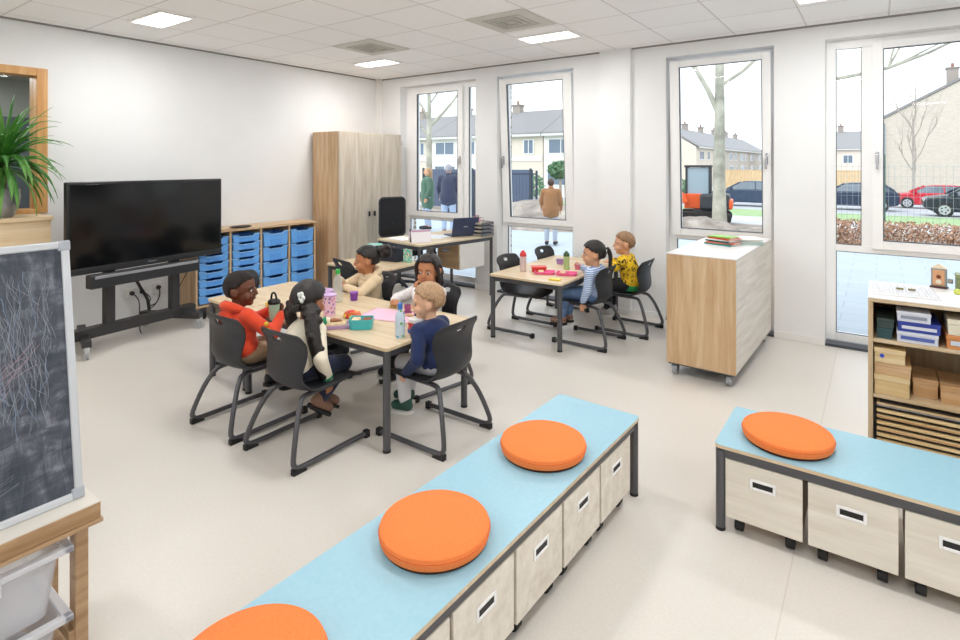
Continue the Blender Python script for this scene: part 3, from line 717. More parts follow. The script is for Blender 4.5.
bx('cross_peg', wood('peg_pine', 'd0a878', 'bd9260', 'ddba90', 'y'), ez, -.05, -.03, yr-.26, yr-.235, .34, .43)
# the board leans back: built upright, then tilted
lean = R(-9.0); BH = .768; y1 = .95; y0 = -.20
Mb = Matrix.Translation((-.055, 0, .501)) @ Matrix.Rotation(lean, 4, 'Y')
CHALK = mat('chalkboard_slate', '3d4350', .75)
def chalk_mat():
    nt = CHALK.node_tree; v = tc(nt, (1, 5, 1.4), world=True)
    n1 = noise(nt, v, 5, 6, .65, 1.2); n2 = noise(nt, tc(nt, (1, 2, 6), world=True), 4, 5, .6, .8)
    mx = nt.nodes.new('ShaderNodeMath'); mx.operation = 'MULTIPLY'; nt.links.new(n1, mx.inputs[0]); nt.links.new(n2, mx.inputs[1])
    setcol(CHALK, ramp(nt, mx.outputs[0], [(.15, '3d434f'), (.27, '585d68'), (.40, '868b95')]))
chalk_mat()
MB().box(-.016, .0, y0, y1, .02, BH-.02, M=Mb).build('chalkboard', CHALK, ez, bevel=.001)
ALU = mat('alu_white', 'd5dae0', .35, .2)
f = MB()
for a, b, c, d in ((y0, y1, 0, .022), (y0, y1, BH-.022, BH), (y1-.022, y1, .022, BH-.022), (y0, y0+.022, .022, BH-.022)): f.box(-.02, .006, a, b, c, d, M=Mb)
f.build('board_frame', ALU, ez, bevel=.004)
for c in (0, BH-.03): MB().box(-.022, .008, y1-.03, y1+.003, c, c+.032, M=Mb).build('corner_cap', mat('corner_grey', 'b3b9c2', .4), ez, bevel=.005)
rs = random.Random(5); st = MB()
CH = mat('chalk_white', 'a4a9b3', .95); CHP = mat('chalk_pink', 'b9a3ad', .95); CHB = mat('chalk_blue', '8497b0', .95); CHG = mat('chalk_smear', '6b717c', .95)
def stroke(mb, pts, w):
    pts = catmull([V(p) for p in pts], 4); vs = []; fs = []
    for i, p in enumerate(pts):
        d = (pts[min(i+1, len(pts)-1)]-pts[max(i-1, 0)]); d.normalize(); s = V((0, -d.z, d.y))*w*(.4+rs.random()*.6)
        vs += [p-s, p+s]
    for i in range(len(pts)-1): fs.append((2*i, 2*i+1, 2*i+3, 2*i+2))
    mb.add([Mb @ v for v in vs], fs)
for m_, cnt, name, sw in ((CHG, 260, 'smeared_chalk_marks', .0022), (CH, 420, 'white_chalk_marks', .0006), (CHB, 130, 'blue_chalk_marks', .0009)):
    mb = MB()
    for i in range(cnt):
        y = rs.uniform(y0+.1, y1-.06); z = rs.uniform(.28, .66); L = rs.uniform(.06, .26); slant = rs.uniform(-1, .6); pts = []
        for k in range(5): pts.append((.0003+(.0004 if sw < .002 else 0), min(y1-.03, y+math.sin(k*1.5+i)*.006+rs.uniform(-.004, .004)+(k-2)*slant*.01), min(.69, z+(k-2)*L/5)))
        stroke(mb, pts, sw)
    o = mb.build(name, m_, ez, smooth=False); o['kind'] = 'stuff'
mb = MB()
for i in range(46):
    y = rs.uniform(y1-.42, y1-.12); z = .30+(y-(y1-.42))*.35+rs.uniform(-.05, .05); L = rs.uniform(.05, .1); s = rs.choice((1, 1, 1, .4))
    stroke(mb, [(.0007, y-L*.45, z-L*.5*s), (.0007, y, z+rs.uniform(-.005, .005)), (.0007, min(y+L*.45, y1-.03), z+L*.5*s)], .0008)
o = mb.build('pink_chalk_marks', CHP, ez, smooth=False); o['kind'] = 'stuff'
mb = MB()
for i in range(60):
    y = rs.uniform(y0+.1, y1-.2); z = rs.uniform(.06, .3); L = rs.uniform(.08, .2); a = rs.uniform(.1, .7)
    stroke(mb, [(.0005, y-L*.5, z-L*.5*a), (.0005, y, z+.01), (.0005, min(y+L*.5, y1-.03), min(z+L*.5*a, .5))], .0009)
for k in range(3): stroke(mb, [(.0008, .60+.035*math.cos(t*1.3+k), .70+.018*math.sin(t*1.3)) for t in range(7)], .0012)
o = mb.build('faint_chalk_marks', mat('chalk_faint', '7c818c', .95), ez, smooth=False); o['kind'] = 'stuff'
# clear plastic bins
CLEAR = mat('clear_plastic', 'e8ebf2', .25, alpha=.42)
CLEARR = mat('clear_rim', 'eceef4', .3, alpha=.75)
def clear_bin(z, lb, dx=0, h=.17):
    t = thing('plastic_bin', lb, 'plastic bin', (EX+.0+dx, .23, z), 0, 'clear plastic bins in the easel')
    a = MB(); outer = rrect(-.28, -.0, -.36, .36, .03); inner = rrect(-.265, -.015, -.345, .345, .025)
    def rg(x0, x1, y0, y1, r, z): return [V((x, y, z)) for x, y in rrect(x0, x1, y0, y1, r)]
    a.rings([rg(-.25, -.03, -.33, .33, .03, 0), rg(-.27, -.01, -.355, .355, .03, h), rg(-.266, -.014, -.351, .351, .027, h), rg(-.246, -.034, -.326, .326, .027, .004)])
    a.build('bin_body', CLEAR, t)
    r = MB()
    def lip(y0, y1, z0, z1): r.box(-.012, .012, y0, y1, z0, z1)
    lip(-.375, -.20, h-.012, h+.006); lip(-.20, .20, h-.045, h-.027); lip(.20, .375, h-.012, h+.006); lip(-.215, -.195, h-.045, h+.006); lip(.195, .215, h-.045, h+.006)
    r.box(-.29, -.265, -.375, .375, h-.012, h+.006).box(-.29, .012, .352, .375, h-.012, h+.006).box(-.29, .012, -.375, -.352, h-.012, h+.006)
    r.build('rim', CLEARR, t, bevel=.003)
    q = MB()
    for y in (-.2, .2): q.box(-.016, -.006, y-.003, y+.003, .01, h-.03)
    q.build('rib', CLEARR, t)
clear_bin(.215, 'clear plastic bin, upper one hanging in the easel below the chalkboard', dx=.0, h=.185)
clear_bin(.068, 'clear plastic bin, lower one standing in the easel', dx=-.0, h=.135)

# ------------------------------------------------------------------ office chair
oc = thing('office_chair', 'black mesh office chair behind the teacher\'s desk', 'office chair', (-4.60, 4.70, 0), R(-112))
MESHM = mat('mesh_fabric', '1d1f26', .8)
bk = MB(); ring_box(bk, -.165, .165, .66, 1.095, .018, -.2, -.175); 
fr_ = MB(); pl = rrect(-.165, .165, .63, 1.095, .05, 6)
inn = rrect(-.145, .145, .65, 1.075, .035, 6)
Mz = lambda y: Matrix(((1, 0, 0, 0), (0, 0, 1, y), (0, 1, 0, 0), (0, 0, 0, 1)))
fr_.tube([Mz(-.2) @ V((x, z, 0)) for x, z in pl]+[Mz(-.2) @ V((pl[0][0], pl[0][1], 0))], .011, 8).build('backrest_frame', BLACKPL, oc)
MB().prism(rrect(-.16, .16, .635, 1.09, .045), -.004, .004, M=Mz(-.2)).build('backrest_mesh', MESHM, oc)
MB().prism(rrect(-.15, .15, .64, .76, .03), -.012, .012, M=Mz(-.205)).build('lumbar_pad', BLACK, oc, bevel=.004)
MB().tube([(0, -.21, .8), (0, -.24, .6), (0, -.2, .46), (0, -.05, .43)], .02, 10, sub=4).build('back_arm', BLACKPL, oc)
MB().prism(rrect(-.22, .22, -.2, .24, .06), .44, .50).build('seat_cushion_pad', mat('office_fabric', '26272c', .9), oc, bevel=.02, seg=3)
MB().cyl((0, 0, .1), (0, 0, .44), .025).build('gas_column', STEEL, oc)
for i in range(5):
    a = R(72*i+20); MB().tube([(0, 0, .12), (math.cos(a)*.15, math.sin(a)*.15, .105), (math.cos(a)*.27, math.sin(a)*.27, .07)], lambda t: .022-.007*t, 8).build('star_leg', mat('blue_black', '252d3d', .35), oc)
    cx, cy = math.cos(a)*.27, math.sin(a)*.27
    MB().cyl((cx-.02*math.sin(a), cy+.02*math.cos(a), .027), (cx+.02*math.sin(a), cy-.02*math.cos(a), .027), .027, n=16).build('caster_wheel', RUBBER, oc)

# ------------------------------------------------------------------ desk items
ZD = .6905
lp = thing('laptop', 'dark blue laptop standing open on the teacher\'s desk, back turned to the room', 'laptop', (-3.78, 4.90, ZD), R(64))
LAP = mat('laptop_blue', '3d4663', .4)
bx('keyboard_base', LAP, lp, -.16, .16, .0, .215, 0, .014, bevel=.003)
Ml = Matrix.Translation((0, .0, .014)) @ Matrix.Rotation(R(14), 4, 'X')
lid = MB().box(-.16, .16, -.006, .002, 0, .205, M=Ml).build('screen_lid', LAP, lp, bevel=.003)
MB().box(-.15, .15, .002, .003, .012, .195, M=Ml).build('display', SCREEN, lid, smooth=False)
MB().box(-.024, .024, -.0075, -.006, .095, .107, M=Ml).build('maker_mark', mat('laptop_mark', '9db7b4', .3), lid, smooth=False)
cal = thing('desk_calendar', 'small white tent calendar with a pink strip on the desk corner', 'calendar', (-3.87, 4.27, ZD), R(56))
for s, m_ in ((-1, mat('calendar_page', 'f0ecf2', .6)), (1, BLACK)):
    Mc = Matrix.Translation((0, s*.042, 0)) @ Matrix.Rotation(R(s*18), 4, 'X')
    p = MB().box(-.105, .105, -.0015, .0015, 0, .135, M=Mc).build('card', m_, cal, smooth=False)
    if s < 0: MB().box(-.103, .103, -.003, -.0015, .112, .132, M=Mc).build('pink_strip', mat('pink_strip', 'cda3bd', .6), p, smooth=False)
for sx in (-1, 1): MB().prism([(-.04, 0), (.04, 0), (0, .126)], sx*.1035-.001, sx*.1035+.001, M=Matrix(((0, 0, 1, 0), (1, 0, 0, 0), (0, 1, 0, 0), (0, 0, 0, 1)))).build('side_card', BLACK, cal, smooth=False)
def paper(x, y, z, w, d, r, lb, c='f4f3f6', h=.0015):
    o = bx('paper_sheet', mat('paper_'+c, c, .7), None, -w/2, w/2, -d/2, d/2, 0, h, bevel=0); o.location = (x, y, z); o.rotation_euler = (0, 0, R(r)); tag(o, lb, 'paper', 'papers on the teacher\'s desk')
paper(-4.22, 4.36, ZD, .22, .30, 80, 'white paper at the near left corner of the desk')
paper(-4.13, 4.42, ZD+.0016, .2, .27, 60, 'white paper lying across the corner sheet', 'fbfaf8')
paper(-4.02, 4.68, ZD, .21, .29, 20, 'white sheet between the calendar and the laptop', 'eef1f6')
paper(-3.98, 4.75, ZD+.0016, .2, .26, -15, 'pale blue sheet lying over the white sheet by the laptop', 'dfe8f2')
mug = thing('bottle', 'small pink bottle with a black top beside the calendar', 'bottle', (-4.03, 4.29, ZD))
MB().lathe((0, 0, 0), [(0, 0), (.02, 0), (.022, .01), (.022, .08), (.014, .095), (0, .096)], 16).build('bottle_body', mat('pale_pink', 'ead9e2', .4), mug); MB().cyl((0, 0, .095), (0, 0, .12), .011).build('cap', BLACK, mug)
# stack of letter trays with things in
lt = thing('letter_tray_stack', 'stack of grey letter trays filled with papers at the far end of the desk', 'letter tray', (-3.70, 5.09, ZD), R(-8))
for k in range(4):
    z = k*.042
    m = MB(); m.box(-.12, .12, -.1, .1, z, z+.004).box(-.12, -.116, -.1, .1, z, z+.03).box(.116, .12, -.1, .1, z, z+.03).box(-.12, .12, .096, .1, z, z+.03)
    s_ = m.build('tray', mat('tray_smoke', '6e7076', .4), lt, smooth=False)
    bx('paper_pile', noisy('mixed_papers', [(.3, 'e8e4da'), (.5, 'a7a39c'), (.7, 'c9a977')], 20, .8, vscale=(1, 1, 12)), s_, -.11, .105, -.095, .09, z+.004, z+.022, bevel=0)
o = MB().tube([(-.05, 0, .168), (-.05, 0, .2), (.05, 0, .2), (.05, 0, .168)], .002, 6).build('wire_handle', mat('red_wire', '9c4150', .5), lt)
pk = thing('pencil_holder', 'pink card holder standing on the letter trays', 'holder', (-3.75, 5.09, ZD+.152)); bx('holder_body', mat('holder_pink', 'e9b7c6', .5), pk, -.04, .04, -.03, .03, 0, .045)
for i in range(4): MB().cyl((-.025+i*.016, 0, .03), (-.03+i*.02, 0, .075), .004).build('pencil', mat('pencil%d' % (i % 2), ('a33b52', '7a2440')[i % 2], .5), pk)
FLORAL = mat('floral_turquoise', '7cc6b6', .6)
def floral(m, base, spots, scale=60, th=.35):
    nt = m.node_tree; v = tc(nt); vo = nt.nodes.new('ShaderNodeTexVoronoi'); vo.inputs['Scale'].default_value = scale; nt.links.new(v, vo.inputs['Vector'])
    r1 = ramp(nt, vo.outputs['Distance'], [(0, (1, 1, 1)), (th, (0, 0, 0))], 'CONSTANT')
    mx = nt.nodes.new('ShaderNodeMix'); mx.data_type = 'RGBA'
    cr = ramp(nt, vo.outputs['Color'], [(.0, spots[0]), (.5, spots[1])], 'CONSTANT')
    nt.links.new(r1, mx.inputs[0]); mx.inputs[6].default_value = (*hexc(base), 1); nt.links.new(cr, mx.inputs[7]); setcol(m, mx.outputs[2])
floral(FLORAL, '79c9b8', ('e0796a', 'e9e3c8'), 45, .38)
mb_ = thing('magazine_box', 'turquoise floral card box standing on the small table before the desk', 'magazine box', (-3.69, 3.93, .5505), R(10))
bx('box_shell', FLORAL, mb_, -.045, .045, -.012, .012, 0, .125)
bx('box_back', FLORAL, mb_, -.045, -.04, .012, .05, 0, .125, bevel=0)
mb_.location = (-3.70, 3.90, .5505)
bb_ = thing('storage_basket', 'black basket standing between the two turquoise boxes', 'basket', (-3.90, 3.88, .5505), R(8)); m = MB(); ring_box_xy(m, -.11, .11, -.06, .06, .005, 0, .11); m.box(-.11, .11, -.06, .06, 0, .004); m.build('basket_body', mat('basket_black', '232a38', .5), bb_, bevel=.002); bx('basket_rim', BLACK, bb_, -.112, .112, -.064, -.058, .10, .115)
tb_ = thing('storage_tub', 'turquoise floral tub at the left end of the black basket', 'tub', (-4.14, 3.88, .5505)); MB().lathe((0, 0, 0), [(0, 0), (.06, 0), (.075, .13), (.07, .13), (.056, .006), (0, .006)], 24).build('tub_body', FLORAL, tb_); MB().lathe((0, 0, 0), [(.07, .13), (.08, .13), (.08, .142), (0, .147)], 24).build('lid', mat('turq', '8fd3c6', .5), tb_)

# ------------------------------------------------------------------ lunch things
ZT1 = .5505
def bottle(x, y, z, r, h, body, cap, lb, capr=None, caph=.03, g=None, wrap=None, dome=False):
    t = thing('drink_bottle', lb, 'bottle', (x, y, z), 0, g)
    MB().lathe((0, 0, 0), [(0, 0), (r*.9, 0), (r, .006), (r, h*.28), (r*.94, h*.32), (r, h*.38), (r, h*.66), (r*.8, h*.76), (r*.45, h*.84), (r*.42, h*.9), (0, h*.9)], 24).build('bottle_body', body, t)
    cr = capr or r*.48
    if dome: MB().lathe((0, 0, 0), [(r*.98, h*.72), (r*1.02, h*.74), (r*.95, h*.86), (r*.5, h*.95), (r*.3, h), (0, h)], 20).build('cap', cap, t)
    else: MB().lathe((0, 0, 0), [(0, h*.88), (cr, h*.88), (cr, h*.88+caph), (cr*.8, h*.88+caph+.003), (0, h*.88+caph+.003)], 20).build('cap', cap, t)
    if wrap: MB().lathe((0, 0, 0), [(r*1.01, h*.38), (r*1.01, h*.62)], 24).build('wrapper', wrap, t)
    return t
PETM = mat('clear_bottle', 'd3dcd8', .1, alpha=.38)
bottle(-3.03, 2.50, ZT1, .033, .22, PETM, mat('green_cap', '2fa84a', .4), 'clear plastic bottle with a green cap on the near table')
BLB = mat('bottle_print', 'bfe0f2', .2, alpha=.75); floral(BLB, 'cfe6f5', ('5aa9de', '6cb64c'), 40, .3)
bottle(-2.135, 2.19, ZT1, .027, .175, BLB, mat('blue_cap', '3a7bd0', .4), 'printed water bottle with a blue cap near the table corner', wrap=None)
lb = thing('lunch_box', 'open turquoise lunch box with bread on the near table', 'lunch box', (-2.44, 2.185, ZT1), R(38))
TQ = mat('turquoise_plastic', '43b8c0', .35)
def openbox(t, X, Y, h, m, r=.02, wall=.004):
    a = MB(); q = lambda k, z: [V((x, y, z)) for x, y in rrect(-X+k, X-k, -Y+k, Y-k, r)]
    a.rings([q(.006, 0), q(0, h), q(wall, h), q(wall+.006, .004)]); return a.build('box_body', m, t, bevel=.0015)
openbox(lb, .068, .052, .058, TQ)
bx('divider', TQ, lb, -.002, .002, -.048, .048, .004, .045, bevel=0)
tag(MB().box(-.057, -.006, -.038, .038, .0, .05).build('sandwich', noisy('bread', [(.3, 'd9b98a'), (.7, 'efdcb8')], 50, .9), loc=(-2.44, 2.185, ZT1+.005), rotz=R(38), bevel=.008), 'pale sandwich in the left half of the turquoise lunch box', 'sandwich')
tag(MB().box(.006, .057, -.038, .038, .0, .048).build('sandwich', noisy('rye', [(.3, '7b4a30'), (.7, 'a5694a')], 50, .9), loc=(-2.44, 2.185, ZT1+.005), rotz=R(38), bevel=.008), 'brown sandwich in the right half of the turquoise lunch box', 'sandwich')
PURP = mat('lilac_plastic', 'c9a8d8', .35); PINKP = mat('pink_plastic', 'f08db8', .35)
lb = thing('lunch_box', 'flat lilac lunch box beside the cream jumper girl', 'lunch box', (-2.56, 2.115, ZT1), R(48)); openbox(lb, .085, .05, .022, PURP)
bx('box_latch', mat('latch_blue', '3b4c9b', .4), lb, .07, .084, -.055, -.049, .004, .022)
tag(MB().box(-.07, .05, -.04, .035, 0, .028).build('sandwich', noisy('bread', [], 1) if 'bread' in MATS else None, loc=(-2.56, 2.115, ZT1+.005), rotz=R(48), bevel=.01), 'thick sandwich lying in the flat lilac lunch box', 'sandwich')
SN = mat('snack_print', 'e2553c', .35); floral(SN, 'e87a4a', ('f2d060', 'd63a3a'), 30, .45)
sb_ = MB(); sb_.rings([[V((x*s, y*s*.8, z*1.3)) for x, y in rrect(-.052, .052, -.04, .04, .015)] for s, z in ((.7, 0), (1, .006), (1.02, .012), (.8, .03), (.3, .038))]); tag(sb_.build('snack_bag', SN, loc=(-2.64, 2.29, ZT1), rotz=R(20), bevel=0), 'crumpled red and yellow snack bag behind the lunch boxes', 'snack bag')
bn = thing('banana', 'small yellow banana lying near the boy in the orange hoodie', 'banana', (-3.30, 2.17, ZT1+.014), R(15)); MB().tube([(-.05, 0, 0), (-.03, -.008, 0), (0, -.012, 0), (.03, -.008, .002), (.052, .004, .004)], lambda t: .004+.011*math.sin(PI*min(1, max(0, t*.9+.05))), 8, sub=3).build('fruit', mat('banana_yellow', 'e6c23a', .5), bn); MB().cyl((.05, .003, .004), (.062, .012, .006), .003).build('stalk', mat('banana_tip', '8a7a30', .6), bn)
MB_ = mat('napkin_pink', 'f3c3d8', .8)
npk = MB(); vs = []; fs = []; n = 12
for i in range(n+1):
    for j in range(n+1): vs.append(((i/n-.5)*.38, (j/n-.5)*.24, .002+.006*max(0, mnoise.noise(V((i*.5, j*.5, 3))))))
for i in range(n):
    for j in range(n): a = i*(n+1)+j; fs.append((a, a+1, a+n+2, a+n+1))
npk.add(vs, fs); tag(npk.build('napkin', MB_, loc=(-2.48, 2.47, ZT1), rotz=R(14), solid=.001), 'large pink napkin spread in the middle of the near table', 'napkin')
cu = thing('drink_cup', 'small dark pink cup standing on the pink napkin', 'cup', (-2.43, 2.56, ZT1+.01)); MB().lathe((0, 0, 0), [(0, 0), (.018, 0), (.022, .035), (.024, .045), (.02, .045), (.016, .004), (0, .004)], 18).build('cup_body', mat('cup_plum', '9a4f78', .4), cu); MB().lathe((0, 0, 0), [(.018, .004), (.03, 0), (.03, .004)], 16).build('cup_foot', mat('cup_plum', '9a4f78', .4), cu)
rb = thing('snack_pot', 'round red and blue pot with a white lid before the navy jumper boy', 'snack pot', (-2.125, 2.31, ZT1)); 
MB().lathe((0, 0, 0), [(0, 0), (.047, 0), (.05, .004), (.05, .022), (0, .022)], 28).build('blue_base', mat('pot_blue', '2c4fae', .35), rb); MB().lathe((0, 0, 0), [(0, .022), (.046, .022), (.046, .06), (0, .06)], 28).build('red_body', mat('pot_red', 'd22f3a', .35), rb); MB().lathe((0, 0, 0), [(0, .06), (.044, .06), (.044, .078), (.03, .082), (0, .082)], 28).build('lid', WHITE, rb)
tl = thing('tumbler', 'tall pink patterned cup beside the dark haired girl\'s head', 'tumbler', (-2.79, 2.235, ZT1)); PT = mat('tumbler_print', 'e6b7cf', .35); floral(PT, 'ecc6da', ('d184ad', '8d5fae'), 50, .35); MB().lathe((0, 0, 0), [(0, 0), (.035, 0), (.043, .12), (.043, .13), (0, .13)], 24).build('cup_body', PT, tl); MB().lathe((0, 0, 0), [(.045, .128), (.046, .137), (.02, .145), (0, .145)], 24).build('lid', PURP, tl)
lb = thing('lunch_box', 'lilac lunch box at the far edge of the near table behind the tumbler', 'lunch box', (-3.22, 2.52, ZT1), R(10)); openbox(lb, .09, .055, .05, PURP); bx('lid', PURP, lb, -.092, .092, -.057, .057, .05, .058); bx('dark_clip', mat('clip_dark', '4b3a66', .4), lb, .04, .07, -.06, -.056, .035, .058)
pg_ = thing('snack_pot', 'purple beaker between the green capped bottle and the beige hoodie girl', 'snack pot', (-2.98, 2.60, ZT1)); MB().lathe((0, 0, 0), [(0, 0), (.024, 0), (.028, .05), (0, .05)], 20).build('pot_body', mat('grape', '7b3aa0', .4), pg_); MB().lathe((0, 0, 0), [(.029, .05), (.029, .058), (0, .06)], 20).build('lid', mat('grape2', '9656b8', .4), pg_)
cr = MB().box(-.02, .02, -.015, .015, 0, .015).build('bread_crust', noisy('crust', [(.3, 'b98a4e'), (.7, 'd8b070')], 40, .9), loc=(-2.62, 2.62, ZT1), rotz=.5, bevel=.005); tag(cr, 'small crust of bread on the near table before the chin resting girl', 'bread')
# far table
bottle(-2.56, 4.17, ZT1, .03, .185, mat('bottle_redprint', 'e6d0cf', .3, alpha=.8), mat('red_cap', 'd6373a', .35), 'drinking bottle with a rounded red cap on the far table', dome=True)
bottle(-2.285, 4.47, ZT1, .028, .165, mat('green_bottle', 'b9d38c', .2, alpha=.75), mat('dark_green', '46603a', .45), 'pale green drinking bottle with a dark green top on the far table', dome=True)
lb = thing('lunch_box', 'closed red lunch box beside the red capped bottle', 'lunch box', (-2.44, 4.24, ZT1), R(35)); openbox(lb, .065, .045, .035, mat('red_plastic', 'dc4038', .35)); bx('lid', mat('red_plastic', 'dc4038', .35), lb, -.067, .067, -.047, .047, .035, .047)
for x, y, r, l_ in ((-2.35, 4.19, 25, 'open pink lunch tray in the middle of the far table'), (-2.17, 4.25, 20, 'pink lunch tray in front of the girl in the striped jacket')):
    lb = thing('lunch_box', l_, 'lunch box', (x, y, ZT1), R(r)); openbox(lb, .09, .06, .022, mat('hot_pink', 'f2659e', .35)); bx('divider', mat('hot_pink', 'f2659e', .35), lb, -.002, .002, -.052, .052, .004, .02, bevel=0)
    tag(MB().box(-.06, -.01, -.035, .035, 0, .02).build('sandwich', MATS['bread'], loc=(x, y, ZT1+.005), rotz=R(r), bevel=.006), 'piece of bread in the %s' % ('open pink lunch tray' if x < -2.3 else 'pink tray nearest the striped girl'), 'sandwich')
yl = MB().prism(rrect(-.05, .05, -.03, .03, .012), 0, .012).build('box_lid', mat('yellow_plastic', 'f0d640', .35), loc=(-2.15, 4.0, ZT1), rotz=R(12), bevel=.003); tag(yl, 'yellow plastic lid at the near corner of the far table', 'lid')
cu = thing('snack_pot', 'small violet pot at the far edge of the far table', 'snack pot', (-2.46, 4.68, ZT1)); MB().lathe((0, 0, 0), [(0, 0), (.03, 0), (.038, .038), (0, .038)], 20).build('pot_body', mat('violet', 'b48ac6', .4), cu); MB().lathe((0, 0, 0), [(.04, .038), (.04, .045), (0, .047)], 20).build('lid', mat('violet2', '7d5a97', .4), cu)
cu = thing('drink_cup', 'pink cup held up by the girl in the striped jacket', 'cup', (-2.14, 4.40, .575)); MB().lathe((0, 0, 0), [(0, 0), (.024, 0), (.028, .05), (.026, .05), (.022, .004), (0, .004)], 20).build('cup_body', mat('cup_pink', 'e0828c', .35), cu); MB().lathe((0, 0, 0), [(.03, .048), (.03, .056), (0, .056)], 20).build('lid', mat('cup_lid', 'd9c2c9', .4), cu)
# ------------------------------------------------------------------ children
def skin(name, col): return mat(name, col, .5, sss=.08, spec=.35)
SK_DARK = skin('skin_dark_brown', '6d4330'); SK_BROWN = skin('skin_brown', 'a8714f'); SK_TAN = skin('skin_warm', 'bd835d'); SK_LIGHT = skin('skin_light', 'e6b798'); SK_LT2 = skin('skin_light_two', 'dfa987')
EYEW = mat('eye_white', 'cfc8c2', .35); IRIS = mat('iris_brown', '2a1710', .15)
def hair_mat(name, a, b, sc=120):
    m = noisy(name, [(.35, a), (.65, b)], sc, .45, b=.3, bscale=160, vscale=(1, 1, .35)); return m
HB = hair_mat('hair_black', '0f0c0c', '241b19'); HBL = hair_mat('hair_blond', '9d7b5c', 'c09c76'); HBR = hair_mat('hair_light_brown', '7d5c41', 'a5805b'); HBUZZ = noisy('hair_buzz', [(.35, '171211'), (.65, '2b211e')], 260, .8, b=.6, bscale=400)
def cloth(name, c, r=.9, b=.25):
    if name in MATS: return MATS[name]
    m = mat(name, c, r, sheen=.2); nt = m.node_tree; bump(m, noise(nt, tc(nt), 26, 3), b, .012); return m
def basis(d, up=V((0, 0, 1))):
    d = d.normalized(); s = d.cross(up)
    if s.length < 1e-3: s = V((1, 0, 0))
    s.normalize(); return d, s, s.cross(d)
def hand(mb, w, d, n, side, curl=.5, k=1.0):
    """w wrist, d direction of the fingers, n palm normal (where the palm looks), side: +1 thumb on s side"""
    d = V(d).normalized(); n = V(n); n = (n-d*n.dot(d)).normalized(); s = d.cross(n)*side
    w = V(w); pc = w+d*.026*k
    for q in (-.010, 0, .010): mb.cap(w+s*q*.6*k, w+d*.040*k+s*q*1.25*k, .0105*k, .0095*k, 10)
    for i, (q, L) in enumerate(((.0165, .030), (.0055, .034), (-.0055, .032), (-.0165, .025))):
        a = w+d*.042*k+s*q*k; L *= k
        d1 = (d*math.cos(curl*.5)+n*math.sin(curl*.5)+s*q*6*.3).normalized(); b = a+d1*L*.45
        d2 = (d*math.cos(curl*1.2)+n*math.sin(curl*1.2)).normalized(); c = b+d2*L*.35
        d3 = (d*math.cos(curl*1.9)+n*math.sin(curl*1.9)).normalized(); e = c+d3*L*.28
        mb.cap(a, b, .0068*k, .0062*k, 8).cap(b, c, .0062*k, .0057*k, 8).cap(c, e, .0057*k, .005*k, 8)
    a = w+d*.010*k+s*.012*k; b = a+(s*.7+d*.6+n*.25).normalized()*.022*k; c = b+(d*.85+s*.1+n*.35).normalized()*.02*k
    mb.cap(a, b, .0085*k, .0072*k, 8).cap(b, c, .0072*k, .0058*k, 8)
